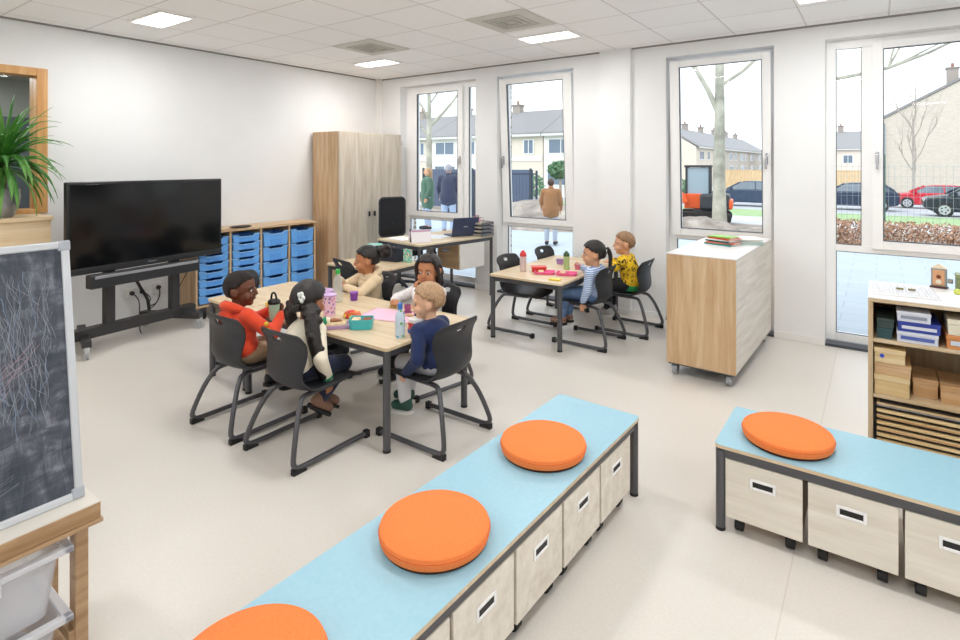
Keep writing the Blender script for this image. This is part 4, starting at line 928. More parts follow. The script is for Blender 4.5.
def child(name_label, x, y, deg, sk, head, hyaw, hpitch, arms, legs, top, bottom, shoe, sole, hair, hips=(0, -.06, .415), hood=None, collar=None, cuff=None, sock=None, hem=None, hroll=0, smile=0, topname='jumper', buckle=None, shoe_name='shoe', hs=1.0, eyes_down=0, long_top=False):
    t = thing('person', name_label, 'person', (x, y, 0), R(deg))
    hip = V(hips); head = V(head); Mh = Matrix.Translation(head) @ Matrix.Rotation(R(hyaw), 4, 'Z') @ Matrix.Rotation(R(hroll), 4, 'Y') @ Matrix.Rotation(R(hpitch), 4, 'X') @ Matrix.Scale(hs, 4)
    neck = head+V((0, -.015, -.105))+(V((0, 0, 0)) if True else 0)
    sp = neck-hip; chest = hip+sp*.62; sh = neck-V((0, 0, .045)); shl = sh+V((-.098, 0, 0)); shr = sh+V((.098, 0, 0))
    # one continuous body
    b = MB()
    b.ell(hip, (.092, .075, .075)).cap(hip, chest, .075, .078).ell(chest, (.092, .068, .085)).cap(shl, shr, .038, .038).cap(neck-V((0, 0, .05)), head+V((0, -.012, -.05)), .036, .036)
    b.ell((0, -.006, .014), (.073, .088, .086), M=Mh).ell((0, .030, -.034), (.055, .056, .070), M=Mh).ell((0, .058, -.083), (.022, .02, .018), M=Mh)
    for s in (-1, 1):
        b.ell((s*.032, .055, -.040), (.028, .028, .028), M=Mh)
        b.ell((s*.074, -.004, -.016), (.010, .017, .025), M=Mh).ell((s*.080, -.012, -.010), (.006, .016, .022), M=Mh)
        b.ell((s*.03, .068, .012), (.02, .012, .007), M=Mh)
    P = lambda *a: Mh @ V(a)
    b.cap(P(0, .080, .002), P(0, .094, -.026), .0085, .0115, 10).ell((.009, .088, -.030), .007, M=Mh).ell((-.009, .088, -.030), .007, M=Mh)
    b.ell((0, .080, -.055), (.02, .009, .010), M=Mh)
    for sd, shp in (('L', shl), ('R', shr)):
        e, w, hd, hn, curl = arms[sd]; e = V(e); w = V(w)
        b.cap(shp, e, .030, .025).cap(e, w, .025, .0165); hand(b, w+(w-e).normalized()*.004, hd, hn, (1 if sd == 'L' else -1)*arms.get('flip'+sd, 1), curl)
    for sd, hx in (('L', -.05), ('R', .05)):
        k, a, toe = legs[sd]; k = V(k); a = V(a); b.cap(hip+V((hx, .01, -.01)), k, .055, .040).cap(k, a, .038, .024).cap(a, a+V(toe).normalized()*.035-V((0, 0, .010)), .024, .016)
    b.build('body', sk, t, remesh=.0048, iters=3)
    # jumper
    c = MB(); g = .014
    c.ell(hip+V((0, -.004, .018)), (.114, .099, .074)).cap(hip, chest, .088, .09).ell(chest, (.107, .082, .095)).cap(shl, shr, .05, .05).cap(sh+V((0, 0, .01)), neck-V((0, 0, .025)), .052, .042)
    for sd, shp in (('L', shl), ('R', shr)):
        e, w = V(arms[sd][0]), V(arms[sd][1]); we = e.lerp(w, .93); c.cap(shp, e, .045, .038).cap(e, we, .039, .028)
        c.ell(e, .040)
    if hem: c.ell(hip+V((0, 0, 0)), (.106, .09, .06))
    if long_top: c.ell(hip+V((0, .03, -.008)), (.120, .118, .074))
    tp = c.build(topname, top, t, remesh=.0065, iters=5)
    if cuff:
        for sd in 'LR':
            e, w = V(arms[sd][0]), V(arms[sd][1]); MB().cyl(e.lerp(w, .84), e.lerp(w, .99), .031, .026, 16).build('cuff', cuff, tp, bevel=.003)
    if collar: MB().tube([neck+V((math.cos(a)*.044, math.sin(a)*.042, -.022+.006*math.sin(a))) for a in [2*PI*i/20 for i in range(21)]], .010, 8).build('collar', collar, tp)
    if hem: MB().lathe(hip+V((0, 0, -.02)), [(.104, -.03), (.110, -.01), (.108, .035), (.09, .04), (.09, -.03)], 28, sx=1, sy=.86).build('shirt_hem', hem, tp)
    if hood:
        h = MB(); rg = [neck+V((math.cos(a)*.066, -.012+math.sin(a)*.06, -.012-.03*math.sin(a))) for a in [2*PI*i/20 for i in range(21)]]
        for i in range(20): h.cap(rg[i], rg[i+1], .024-.008*math.sin(2*PI*i/20), .024-.008*math.sin(2*PI*(i+1)/20), 8)
        h.ell(neck+V((0, -.075, -.055)), (.062, .035, .055)); h.build('hood', top, tp, remesh=.006, iters=4)
    # trousers
    p = MB(); p.ell(hip-V((0, 0, .012)), (.108, .09, .062))
    for sd, hx in (('L', -.052), ('R', .052)):
        k, a, toe = legs[sd]; k = V(k); a = V(a); p.cap(hip+V((hx, .01, -.012)), k, .064, .050).cap(k, k.lerp(a, .88), .049, .036)
    p.build('trousers', bottom, t, remesh=.0065, iters=5)
    for sd in 'LR':
        k, a, toe = legs[sd]; k = V(k); a = V(a)+V((0, 0, .008)); toe = V(toe).normalized(); dn = V((0, 0, -1))
        if sock: MB().cap(k.lerp(a, .8), a, .029, .027).build('sock', sock, t)
        up = (a-k).normalized()*-1; up = (up-toe*up.dot(toe)).normalized(); sd_ = toe.cross(up)
        f0 = a-up*.022-toe*.018; s = MB()
        s.cap(f0, f0+toe*.085, .030, .028).cap(f0+up*.012, a+up*.016, .030, .031).ell(f0+toe*.10-up*.002, .025)
        so = s.build(shoe_name, shoe, t, remesh=.005, iters=4)
        q = MB(); M4 = Matrix((sd_.to_4d(), toe.to_4d(), up.to_4d(), (0, 0, 0, 1))).transposed(); 
        M4 = Matrix(((sd_.x, toe.x, up.x, 0), (sd_.y, toe.y, up.y, 0), (sd_.z, toe.z, up.z, 0), (0, 0, 0, 1))); M4 = Matrix.Translation(f0-up*.025) @ M4
        q.prism(rrect(-.033, .033, -.032, .130, .030), -.016, .002, M=M4).build('sole', sole, so, bevel=.002)
    # face
    for s in (-1, 1):
        ey = MB().ell((s*.0300, .0765, -.006), (.0115, .0062, .0072-.003*eyes_down), M=Mh, nu=14, nv=10).build('eye', EYEW, t)
        MB().ell((s*.0300+.001,   .0808, -.0068-.001*eyes_down), (.0066, .0045, .0066-.002*eyes_down), M=Mh, nu=12, nv=8).build('iris', IRIS, ey)
        MB().tube([P(s*.016, .0815, .014), P(s*.03, .0805, .019), P(s*.045, .071, .014)], .0024, 6, sub=3).build('eyebrow', hair['mat'], t)
    MB().tube([P(-.021, .0785, -.054), P(-.009, .0872, -.053), P(0, .0885, -.0545), P(.009, .0872, -.053), P(.021, .0785, -.054)], lambda u: .0016+.0028*math.sin(PI*u), 8, sub=3).build('lips', mat('lips_'+sk.name, tuple(v*k for v, k in zip(sk.node_tree.nodes['Principled BSDF'].inputs['Base Color'].default_value[:3], (.85, .5, .52))), .4), t)
    # hair cap
    th = hair.get('th', .006); vs = []; nu, nv = 40, 22; keep = {}
    hm = MB(); fs = []
    for i in range(nv+1):
        tt = PI*i/nv
        for j in range(nu):
            ph = 2*PI*j/nu; u = V((math.sin(tt)*math.cos(ph), math.sin(tt)*math.sin(ph), math.cos(tt)))
            k = 1+.5*mnoise.noise(u*hair.get('nf', 6))*hair.get('na', .03)
            vs.append(Mh @ V((u.x*(.073+th)*k, (-.006+u.y*(.088+th)*k), (.014+u.z*(.086+th)*k)))); keep[i*nu+j] = u
    fl = hair.get('front', .50)
    for i in range(nv):
        for j in range(nu):
            a = i*nu+j; bq = i*nu+(j+1) % nu; idx = (a, bq, bq+nu, a+nu); u = sum((keep[q] for q in idx), V())/4
            face = u.y > .0 and u.z < .02+(fl+.18)*u.y+.04*mnoise.noise(u*7)
            ear = u.y > -.28 and u.z < -.02 and abs(u.x) > .5
            nape = u.z < hair.get('nape', -.55)
            if not (face or ear or nape): fs.append(idx)
    hm.add(vs, fs); ho = hm.build('hair', hair['mat'], t, solid=th*1.3)
    if hair.get('extra'): hair['extra'](ho, Mh, P, t)
    return t, Mh, P
def curls(ho, m, pts, r, name='ponytail', rough=.35, seed=1, vox=.006):
    rr = random.Random(seed); pts = catmull([V(p) for p in pts], 5); mb = MB(); n = len(pts)
    for i in range(n-1):
        q = r(i/(n-1)) if callable(r) else r; mb.cap(pts[i], pts[i+1], q, q, 8)
        for _ in range(3): mb.ell(pts[i]+V((rr.uniform(-1, 1), rr.uniform(-1, 1), rr.uniform(-1, 1)))*q*.75, q*rr.uniform(.3, .55), nu=8, nv=6)
    return mb.build(name, m, ho, remesh=vox, iters=2)
def scrunchie(ho, p, r, m, name='hair_tie'):
    return MB().ell(p, r).build(name, m, ho)

# boy in the orange hoodie
ORANGE = cloth('orange_fleece', 'e64a28'); KHAKI = cloth('khaki', 'a58a6d'); BLKSH = mat('shoe_black', '191c26', .5); SOLEW = mat('sole_white', 'd8d8d4', .6); SOLED = mat('sole_dark', '1d1d20', .7)
boy1, Mh, P = child('boy in an orange hoodie with a green cup at the left of the near table', -3.02, 1.85, 0, SK_DARK, (-.055, -.035, .765), -52, -2,
    dict(L=((-.12, .11, .545), (.005, .135, .615), (.6, .3, .45), (0, -1, 0), .9), R=((.17, .03, .52), (.115, .125, .605), (-.35, .35, .5), (-.4, -.7, 0), .9)),
    dict(L=((-.075, .17, .385), (-.08, .19, .17), (0, 1, -.1)), R=((.075, .18, .385), (.07, .20, .18), (0, 1, -.1))),
    ORANGE, KHAKI, BLKSH, SOLED, dict(mat=HBUZZ, th=.0035, na=.0, front=.55, nape=-.6), hood=True, sock=mat('sock_blue', '4f86c8', .9), topname='hoodie')
pat = MB()
for k, (a, b_, c) in enumerate(((.176, -.005, .55), (.182, .0, .515), (.178, .02, .48), (.17, -.01, .585))): pat.ell((a, b_, c), (.012, .014, .013), nu=10, nv=6)
pat.build('sleeve_print', mat('print_yellow', 'e8c53c', .7), boy1)
tu_ = thing('drink_cup', 'pale green cup with a black drinking lid held by the boy in the orange hoodie', 'cup', (-2.935, 1.945, .575), 0)
MB().lathe((0, 0, 0), [(0, 0), (.025, 0), (.034, .095), (0, .095)], 24).build('cup_body', mat('mint', 'a9cfb4', .4), tu_)
MB().lathe((0, 0, 0), [(.036, .093), (.037, .108), (.028, .118), (0, .12)], 24).build('lid', BLACK, tu_)
MB().tube([(-.028, 0, .115), (-.02, 0, .15), (.01, 0, .155), (.028, .0, .12)], .006, 8, sub=3).build('lid_loop', BLACK, tu_)

# girl in the cream jumper, seen from behind
CREAMK = cloth('cream_knit', 'efe6d0', .95, .5); NAVY = cloth('navy_cloth', '1f2640'); GREENR = cloth('green_rib', '1f9a66')
def hair2(ho, Mh, P, t):
    curls(ho, HB, [P(.06, -.05, -.03), P(.10, -.07, -.08), P(.135, -.085, -.15), P(.165, -.085, -.22), P(.19, -.07, -.29), P(.205, -.05, -.36)], lambda u: .042-.014*u*u, seed=3)
    curls(ho, HB, [P(-.055, -.05, -.03), P(-.09, -.045, -.07), P(-.095, -.02, -.13), P(-.09, .02, -.20)], lambda u: .036-.010*u, seed=5)
    curls(ho, HB, [P(-.02, -.09, -.02), P(0, -.092, -.04), P(.02, -.09, -.02)], .022, 'hair_back', seed=9)
    for sx, sc in ((1, 1.0), (-1, .7)):
        c = MB(); o = P(.045, -.086, .03) if sx > 0 else P(-.075, -.035, .0)
        for k in range(5): a = 2*PI*k/5; c.ell(o+V((math.cos(a)*.019*sc, -.018*sc, math.sin(a)*.019*sc)), (.014*sc, .009, .014*sc), nu=10, nv=6)
        c.build('flower_clip', mat('clip_white', 'eef2ee', .5), ho)
    MB().tube([P(.001, .06, .095), P(0, 0, .109), P(0, -.06, .093), P(0, -.098, .03)], .0015, 6, sub=4).build('parting', SK_BROWN, ho)
child('girl in a cream jumper with long dark pigtails, seen from behind', -2.54, 1.875, 0, SK_BROWN, (-.065, .07, .735), 8, -8,
    dict(L=((-.15, .12, .545), (-.06, .20, .59), (.5, .85, 0), (0, 0, -1), .3), R=((.155, -.02, .47), (.155, .03, .355), (.0, .15, -1), (-1, 0, 0), .3)),
    dict(L=((-.04, .185, .375), (-.01, .13, .20), (.3, .8, -.4)), R=((.085, .19, .38), (.04, .07, .20), (.1, .8, -.55))),
    CREAMK, NAVY, mat('shoe_brown', '8d6a57', .5), SOLED, dict(mat=HB, th=.012, na=.05, nape=-.7, extra=hair2), collar=GREENR, cuff=GREENR, shoe_name='ankle_boot')

# girl in the beige hoodie
BEIGE = cloth('beige_fleece', 'e4cda9')
def hair3(ho, Mh, P, t):
    curls(ho, HB, [P(0, -.085, .05), P(0, -.115, .05), P(0, -.14, .04), P(0, -.155, .02)], lambda u: .018+.03*math.sin(PI*u*.9), seed=4)
    scrunchie(ho, P(.02, -.06, .095), .011, mat('clip_silver', 'd9dbe2', .3)); scrunchie(ho, P(0, -.105, .052), .017, HB)
child('girl in a beige hoodie with her hair tied back, behind the near table', -3.165, 2.86, 165, SK_TAN, (-.01, -.02, .78), -28, -6,
    dict(L=((-.14, .10, .56), (-.03, .165, .60), (.7, .5, .3), (0, 0, 1), .9), R=((.15, .09, .565), (.07, .165, .64), (-.5, .5, .6), (-.4, -.5, 0), .8)),
    dict(L=((-.06, .18, .385), (-.06, .20, .16), (0, 1, -.1)), R=((.06, .18, .385), (.06, .20, .16), (0, 1, -.1))),
    BEIGE, NAVY, BLKSH, SOLEW, dict(mat=HB, th=.006, na=.03, nape=-.5, extra=hair3), hood=True, topname='hoodie', eyes_down=1)
# girl resting her chin on her hand
FLOW = mat('flower_knit', 'ece8e6', .9); floral(FLOW, 'e9e6e6', ('c9aeb4', 'b9bac4'), 60, .22)
def hair4(ho, Mh, P, t):
    for s in (-1, 1):
        curls(ho, HB, [P(s*.05, .03, .075), P(s*.074, .035, .03), P(s*.082, .02, -.03), P(s*.08, .005, -.085), P(s*.075, -.01, -.13)], lambda u: .017-.004*u, 'side_hair', seed=7+s)
    curls(ho, HB, [P(-.05, -.05, 0), P(-.05, -.06, -.08), P(-.045, -.06, -.12)], .03, 'back_hair', seed=12)
    curls(ho, HB, [P(.0, -.03, .10), P(.0, -.055, .112), P(0, -.085, .09)], .026, 'top_knot', seed=13)
    MB().tube([P(-.078, .02, .03), P(-.06, .02, .075), P(0, .02, .108), P(.06, .02, .075), P(.078, .02, .03)], .004, 8, sub=5).build('headband', mat('band_dark', '5d5350', .5), ho)
child('girl with a dark headband resting her chin on her hand, looking at the camera', -2.54, 2.81, 168, SK_TAN, (-.045, -.03, .785), 30, -6,
    dict(L=((-.12, .10, .575), (-.04, .085, .66), (.05, -.35, .8), (-.2, -.8, .2), 1.0), R=((.14, .10, .575), (.06, .18, .59), (-.9, .3, 0), (0, 0, -1), .4)),
    dict(L=((-.06, .18, .385), (-.06, .20, .16), (0, 1, -.1)), R=((.06, .18, .385), (.06, .20, .16), (0, 1, -.1))),
    FLOW, cloth('dark_legging', '2a2c36'), BLKSH, SOLEW, dict(mat=HB, th=.008, na=.04, front=.56, nape=-.65, extra=hair4))
# boy in the navy jumper
WHT = cloth('grey_white_cloth', 'cfd0d6'); NAVYJ = cloth('navy_fleece', '1c2c58', .95)
def hair5(ho, Mh, P, t): pass
child('blond boy in a navy jumper at the right end of the near table, in profile', -2.03, 2.35, 90, SK_LIGHT, (.01, .05, .725), 36, -6,
    dict(L=((-.165, -.03, .455), (-.155, .075, .35), (.2, .8, -.4), (.8, 0, -.3), .6), R=((.14, .13, .545), (.06, .19, .60), (-.55, .75, .2), (0, -.2, -1), .6)),
    dict(L=((-.075, .165, .375), (-.07, .155, .145), (0, 1, -.15)), R=((.05, .17, .38), (.0, .20, .17), (0, 1, -.15))),
    NAVYJ, WHT, mat('shoe_green', '1f4a40', .5), SOLEW, dict(mat=HBL, th=.005, na=.02, nf=5, nape=-.55), hips=(0, -.06, .412), collar=NAVYJ, shoe_name='trainer', long_top=True)
# girl in the striped jacket
STR = mat('blue_stripe', '8fb3dd', .85)
def stripes():
    nt = STR.node_tree; w = nt.nodes.new('ShaderNodeTexWave'); w.bands_direction = 'Z'; w.inputs['Scale'].default_value = 20; w.inputs['Distortion'].default_value = 2.5; w.inputs['Detail'].default_value = 2
    nt.links.new(tc(nt), w.inputs['Vector']); setcol(STR, ramp(nt, w.outputs['Fac'], [(.2, 'dfe8f5'), (.5, 'a3c0e6'), (.85, '7c9ad2')]))
stripes()
JEAN = noisy('denim', [(.3, '5a78a6'), (.7, '7d9ac4')], 30, .9, b=.2)
BOOT = mat('boot_tartan', '8a6154', .6)
nt_ = BOOT.node_tree; ck = nt_.nodes.new('ShaderNodeTexChecker'); ck.inputs['Scale'].default_value = 60; ck.inputs['Color1'].default_value = (*hexc('7d4f44'), 1); ck.inputs['Color2'].default_value = (*hexc('b79a86'), 1); nt_.links.new(tc(nt_), ck.inputs['Vector']); setcol(BOOT, ck.outputs['Color'])
def hair6(ho, Mh, P, t):
    curls(ho, HB, [P(0, -.085, .02), P(0, -.12, .02), P(0, -.135, -.03), P(0, -.13, -.09), P(0, -.125, -.14)], lambda u: .024-.010*u, 'braid', seed=21)
    sc = MB()
    for k in range(8): a = 2*PI*k/8; sc.ell(P(math.cos(a)*.016, -.100, .024+math.sin(a)*.016), .014, nu=10, nv=6)
    sc.build('scrunchie', mat('scrunchie_white', 'f2f1ef', .9), ho, remesh=.004)
child('girl in a blue striped jacket with a white scrunchie at the far table', -2.00, 4.32, 90, SK_LT2, (-.05, -.07, .755), 28, -4,
    dict(L=((-.155, -.06, .46), (-.155, -.02, .36), (0, .15, -1), (1, 0, 0), .3), R=((.14, .05, .545), (.085, .10, .60), (-.1, .6, .3), (-1, 0, 0), .9)),
    dict(L=((-.07, .185, .385), (-.06, .23, .165), (0, 1, -.1)), R=((.06, .185, .385), (.05, .22, .165), (0, 1, -.1))),
    STR, JEAN, BOOT, SOLED, dict(mat=HB, th=.009, na=.03, nape=-.55, extra=hair6), hips=(-.01, -.075, .415), shoe_name='ankle_boot', topname='jacket')
YEL = mat('yellow_pattern', 'f0c42c', .9)
def yel():
    nt = YEL.node_tree; n = noise(nt, tc(nt), 34, 3, .6, .6); setcol(YEL, ramp(nt, n, [(.40, 'f3c828'), (.53, 'edbb1e'), (.57, '3b3626')], 'CONSTANT'))
yel()
child('boy in a yellow patterned shirt at the far side of the far table', -1.84, 4.83, 90, SK_LT2, (-.03, .03, .785), 26, -3,
    dict(L=((-.145, .07, .575), (-.04, .15, .60), (.6, .7, 0), (0, 0, -1), .5), R=((.145, .10, .575), (.05, .18, .60), (-.6, .7, 0), (0, 0, -1), .5)),
    dict(L=((-.07, .17, .385), (-.07, .17, .165), (0, 1, -.1)), R=((.06, .17, .385), (.05, .18, .165), (0, 1, -.1))),
    YEL, cloth('black_trouser', '202227'), mat('shoe_grey', 'b9b6b8', .6), SOLEW, dict(mat=HBR, th=.005, na=.02, nf=5, nape=-.5), hips=(0, -.03, .418), hem=cloth('green_hem', '2fa75e'), topname='shirt')

# ------------------------------------------------------------------ outdoors
PAVE = noisy('paving', [(.3, 'c9d3dc'), (.7, 'd6dee5')], 3, .8, world=True)
def gz(y):   # the ground falls gently away from the building
    return -.06 if y < 12 else (-.06-.64*min(1, (y-12)/18) - (.25*min(1, max(0, (y-30)/10))))
def strip(name, y0, y1, m, x0=-60, x1=34, n=6, dz=0):
    mb = MB(); vs = []
    for i in range(n+1):
        y = y0+(y1-y0)*i/n; vs += [(x0, y, gz(y)+dz), (x1, y, gz(y)+dz)]
    mb.add(vs, [(2*i, 2*i+1, 2*i+3, 2*i+2) for i in range(n)])
    return struct(mb.build(name, m, smooth=False, solid=.02))
def line_paving():
    nt = PAVE.node_tree; v = tc(nt, world=True); br = nt.nodes.new('ShaderNodeTexBrick'); nt.links.new(v, br.inputs['Vector']); br.inputs['Scale'].default_value = 1
    br.inputs['Brick Width'].default_value = .6; br.inputs['Row Height'].default_value = .3; br.inputs['Mortar Size'].default_value = .008
    for k, c in (('Color1', 'b3bfca'), ('Color2', 'b9c5cf'), ('Mortar', 'a6b3bf')): br.inputs[k].default_value = (*hexc(c), 1)
    setcol(PAVE, br.outputs['Color'])
line_paving()
MUD = noisy('bare_earth', [(.3, '7c746e'), (.5, '9c938b'), (.7, 'b9b1a8')], 2.2, .95, world=True)
GRASS = noisy('grass_ground', [(.3, '8aa876'), (.7, 'a3bd8c')], 3, .95, world=True)
ROAD = noisy('road_paving', [(.3, 'a9adb4'), (.7, 'b8bcc2')], 1, .9, world=True)
strip('terrace', YB+.38, 12.0, PAVE, dz=-.02)
strip('ground_earth', 12.0, 17.5, MUD)
strip('footpath', 17.5, 22, mat('path', 'c3c8cc', .9))
strip('lawn', 22, 28.5, GRASS)
strip('street', 28.5, 46, ROAD)
strip('ground_far', 46, 170, mat('far_ground', 'b0b3b0', .95), n=2, x0=-120, x1=80)
# hedge of brown beech leaves
BEECH = noisy('beech_leaves', [(.3, '7d5c48'), (.5, 'a67f66'), (.7, 'd0b19a')], 9, .9, world=True)
hg = MB(); rh = random.Random(3)
def leaves(mb, n, fn, s, rr):
    for _ in range(n):
        c = V(fn()); a = V((rr.uniform(-1, 1), rr.uniform(-1, 1), rr.uniform(-1, 1))).normalized()*s*rr.uniform(.6, 1.3); b = a.orthogonal().normalized()*s*.6
        mb.add([c-a, c-b, c+a, c+b], [(0, 1, 2, 3)])
leaves(hg, 13000, lambda: (rh.uniform(-1.55, 8), rh.gauss(12.5, .2), -.06+.5*rh.random()**.8), .032, rh)
hd = tag(hg.build('beech_hedge', BEECH, smooth=False), 'low hedge of brown beech leaves outside the right hand window', 'hedge')
# mesh fence
mf = thing('mesh_fence', 'thin grey mesh fence with dark green posts beyond the beech hedge', 'fence', (0, 13.7, 0))
FG = mat('fence_green', '4d6a63', .6); wires = MB()
for i in range(106): x = -1.6+i*.1; wires.box(x-.0025, x+.0025, -.0025, .0025, -.05, 1.5)
for k in range(8): wires.box(-1.6, 9, -.003, .003, .05+k*.2, .055+k*.2)
wires.build('wire_mesh', mat('wire_grey', '98a5a8', .6), mf, smooth=False)
for x in (-1.6, .12, 2.6, 5.1, 7.6): bx('post', FG, mf, x-.03, x+.03, -.03, .03, -.1, 1.7)
# plank fence
pf = thing('plank_fence', 'honey coloured plank fence across the street', 'fence', (0, 47, 0))
PL = wood('fence_planks', 'd8b98c', 'c4a272', 'e6cda6', 'z'); m = MB()
for i in range(60): x = -10.5+i*.17; m.box(x, x+.155, 0, .03, gz(47), 1.0)
m.build('planks', PL, pf, smooth=False)
bx('top_rail', PL, pf, -10.6, -.2, -.03, .06, 1.0, 1.06)
# houses
def house(x0, x1, y0, y1, ze, zr, wallm, roofm, lb, cat='house', ridge='x', g=None, wins=(), zb=-1.0, chim=(), end=None):
    t = thing('terraced_house' if g else 'house', lb, cat, ((x0+x1)/2, y0, zb), 0, g); cx = (x0+x1)/2; ox, oy, oz = cx, y0, zb
    w = MB(); X = (x1-x0)/2; D = y1-y0; he = ze-zb; hr = zr-zb
    if ridge == 'x':
        pts = [(0, 0), (D, 0), (D, he), (D/2, hr), (0, he)]; Mx = Matrix(((0, 0, 1, 0), (1, 0, 0, 0), (0, 1, 0, 0), (0, 0, 0, 1)))
        w.prism(pts, -X, X, M=Mx); w.build('walls', wallm, t, smooth=False)
        r = MB()
        for s in (0, 1):
            a = (-.3, he-.05) if s == 0 else (D+.3, he-.05)
            r.prism([a, (D/2, hr+.05), (D/2, hr+.25), (a[0], a[1]+.2)], -X-.02, X+.02, M=Mx)
        r.build('roof', roofm, t, smooth=False)
        bx('gutter', mat('gutter', 'd5d6d6', .5), t, -X, X, -.4, -.28, he-.12, he+.04, bevel=0)
    else:
        pts = [(-X, 0), (X, 0), (X, he), (0, hr), (-X, he)]; My = Matrix(((1, 0, 0, 0), (0, 0, 1, 0), (0, 1, 0, 0), (0, 0, 0, 1)))
        w.prism(pts, 0, D, M=My); w.build('walls', wallm, t, smooth=False)
        r = MB()
        for s in (-1, 1): r.prism([(s*(X+.3), he-.15), (0, hr+.05), (0, hr+.25), (s*(X+.3), he+.08)], -.12, D+.1, M=My)
        r.build('roof', roofm, t, smooth=False)
    for wx, wz, ww, wh in wins:
        f = MB(); ring_box(f, wx-ww/2, wx+ww/2, wz, wz+wh, .08, -.06, .02); f.box(wx-.03, wx+.03, -.05, .01, wz, wz+wh)
        fo = f.build('window', mat('house_frame', 'e8e8e8', .5), t, smooth=False)
        bx('window_pane', mat('house_glass', '6f7f92', .15), fo, wx-ww/2+.08, wx+ww/2-.08, -.03, .0, wz+.08, wz+wh-.08, bevel=0)
    for c in chim:
        ch = bx('chimney', mat('chimney', 'a39a93', .9), t, c[0]-.35, c[0]+.35, c[1]-.3, c[1]+.3, c[2]-zb, c[3]-zb, bevel=0)
        bx('chimney_cap', mat('chimney_cap', '8c8683', .9), ch, c[0]-.42, c[0]+.42, c[1]-.37, c[1]+.37, c[3]-zb, c[3]-zb+.12, bevel=0)
        MB().cyl((c[0], c[1], c[3]-zb+.1), (c[0], c[1], c[3]-zb+.45), .1).build('chimney_pot', mat('chimney_pot', '9a7566', .9), ch)
    return t
ROOF = mat('roof_tiles', '8c8c8e', .8); ROOF2 = mat('roof_tiles_two', '97979a', .8)
HW1 = mat('house_brick_pale', 'ddd3c6', .9); HW2 = mat('house_white', 'ebe9e4', .9)
names = ('leftmost house of the white terrace seen through the far left windows', 'white terraced house with a wide upper window, seen through the first window', 'white terraced house behind the walkers outside the first window', 'pale terraced house with a chimney seen through the second window', 'end house of the white terrace seen through the second window')
for i in range(5):
    x0 = -40+i*5.2
    house(x0+.04, x0+5.16, 34, 42, 3.6, 5.5, HW1 if i % 2 else HW2, ROOF, names[i], g='white terrace', wins=((-1.2, 3.1, 2.0, 1.1), (1.4, 3.1, .9, 1.1), (-1.2, .9, 2.2, 1.4)), zb=-.9, chim=((-2.0, 4, 4.9, 6.2),))
    for o in (bx('white_panel', mat('panel_white', 'f2f2f0', .6), None, x0+.1, x0+5.1, 33.93, 33.98, 1.75, 2.1, bevel=0),): tag(o, 'white board band across the front of a terraced house', 'panel', 'white bands of the terrace')
for i in range(6):
    y0 = 62+i*7.5
    t = house(.04, 7.46, 0, 7.0, 3.4, 5.6, mat('row_brick', 'c4bcb3', .9) if i else HW1, ROOF2, ('end house with a pale gable, ', 'second house, ', 'third house, ', 'fourth house, ', 'fifth house, ', 'farthest house, ')[i]+'in the long row behind the big bare tree', g='long row of houses', wins=((-1.5, 3.0, 2, 1.0), (1.5, 3.0, 1.2, 1.0), (-1.0, .9, 2.4, 1.4), (2, .2, .9, 2)), zb=-1.0, chim=((-3, 3.5, 5.1, 6.4),))
    t.rotation_euler = (0, 0, R(90)); t.location = (-16, y0+3.75, -1.0)
house(-12, -1.5, 92, 99, 3.6, 6.0, mat('far_wall', 'e6d9cf', .9), ROOF2, 'far house with a pale upper floor above the plank fence', wins=((-3, 2.6, 2.2, 1.2), (1, 2.6, 1.6, 1.2), (3.5, 2.6, 1.2, 1.2)), chim=((-2, 3.5, 5.6, 7), (2.5, 3.5, 5.6, 7)))
GBR = mat('gable_brick', 'c9bfb2', .9); brick_mat(GBR, 'cdc3b6', 'beb4a8', 'd9d2c8', .22, .07, msz=.01)
house(.35, 11.2, 55, 67, 5.1, 8.2, GBR, ROOF, 'big brick house with a windowless gable behind the red car', ridge='y', chim=((-.95, .8, 7.2, 8.9),), zb=-1.0)
o = MB().tube([(.5, 54.75, -.9), (.5, 54.75, 4.8)], .07, 8).build('drainpipe', mat('pipe_blue', '7c93a3', .5)); tag(o, 'grey blue drainpipe at the left corner of the big brick gable', 'drainpipe')
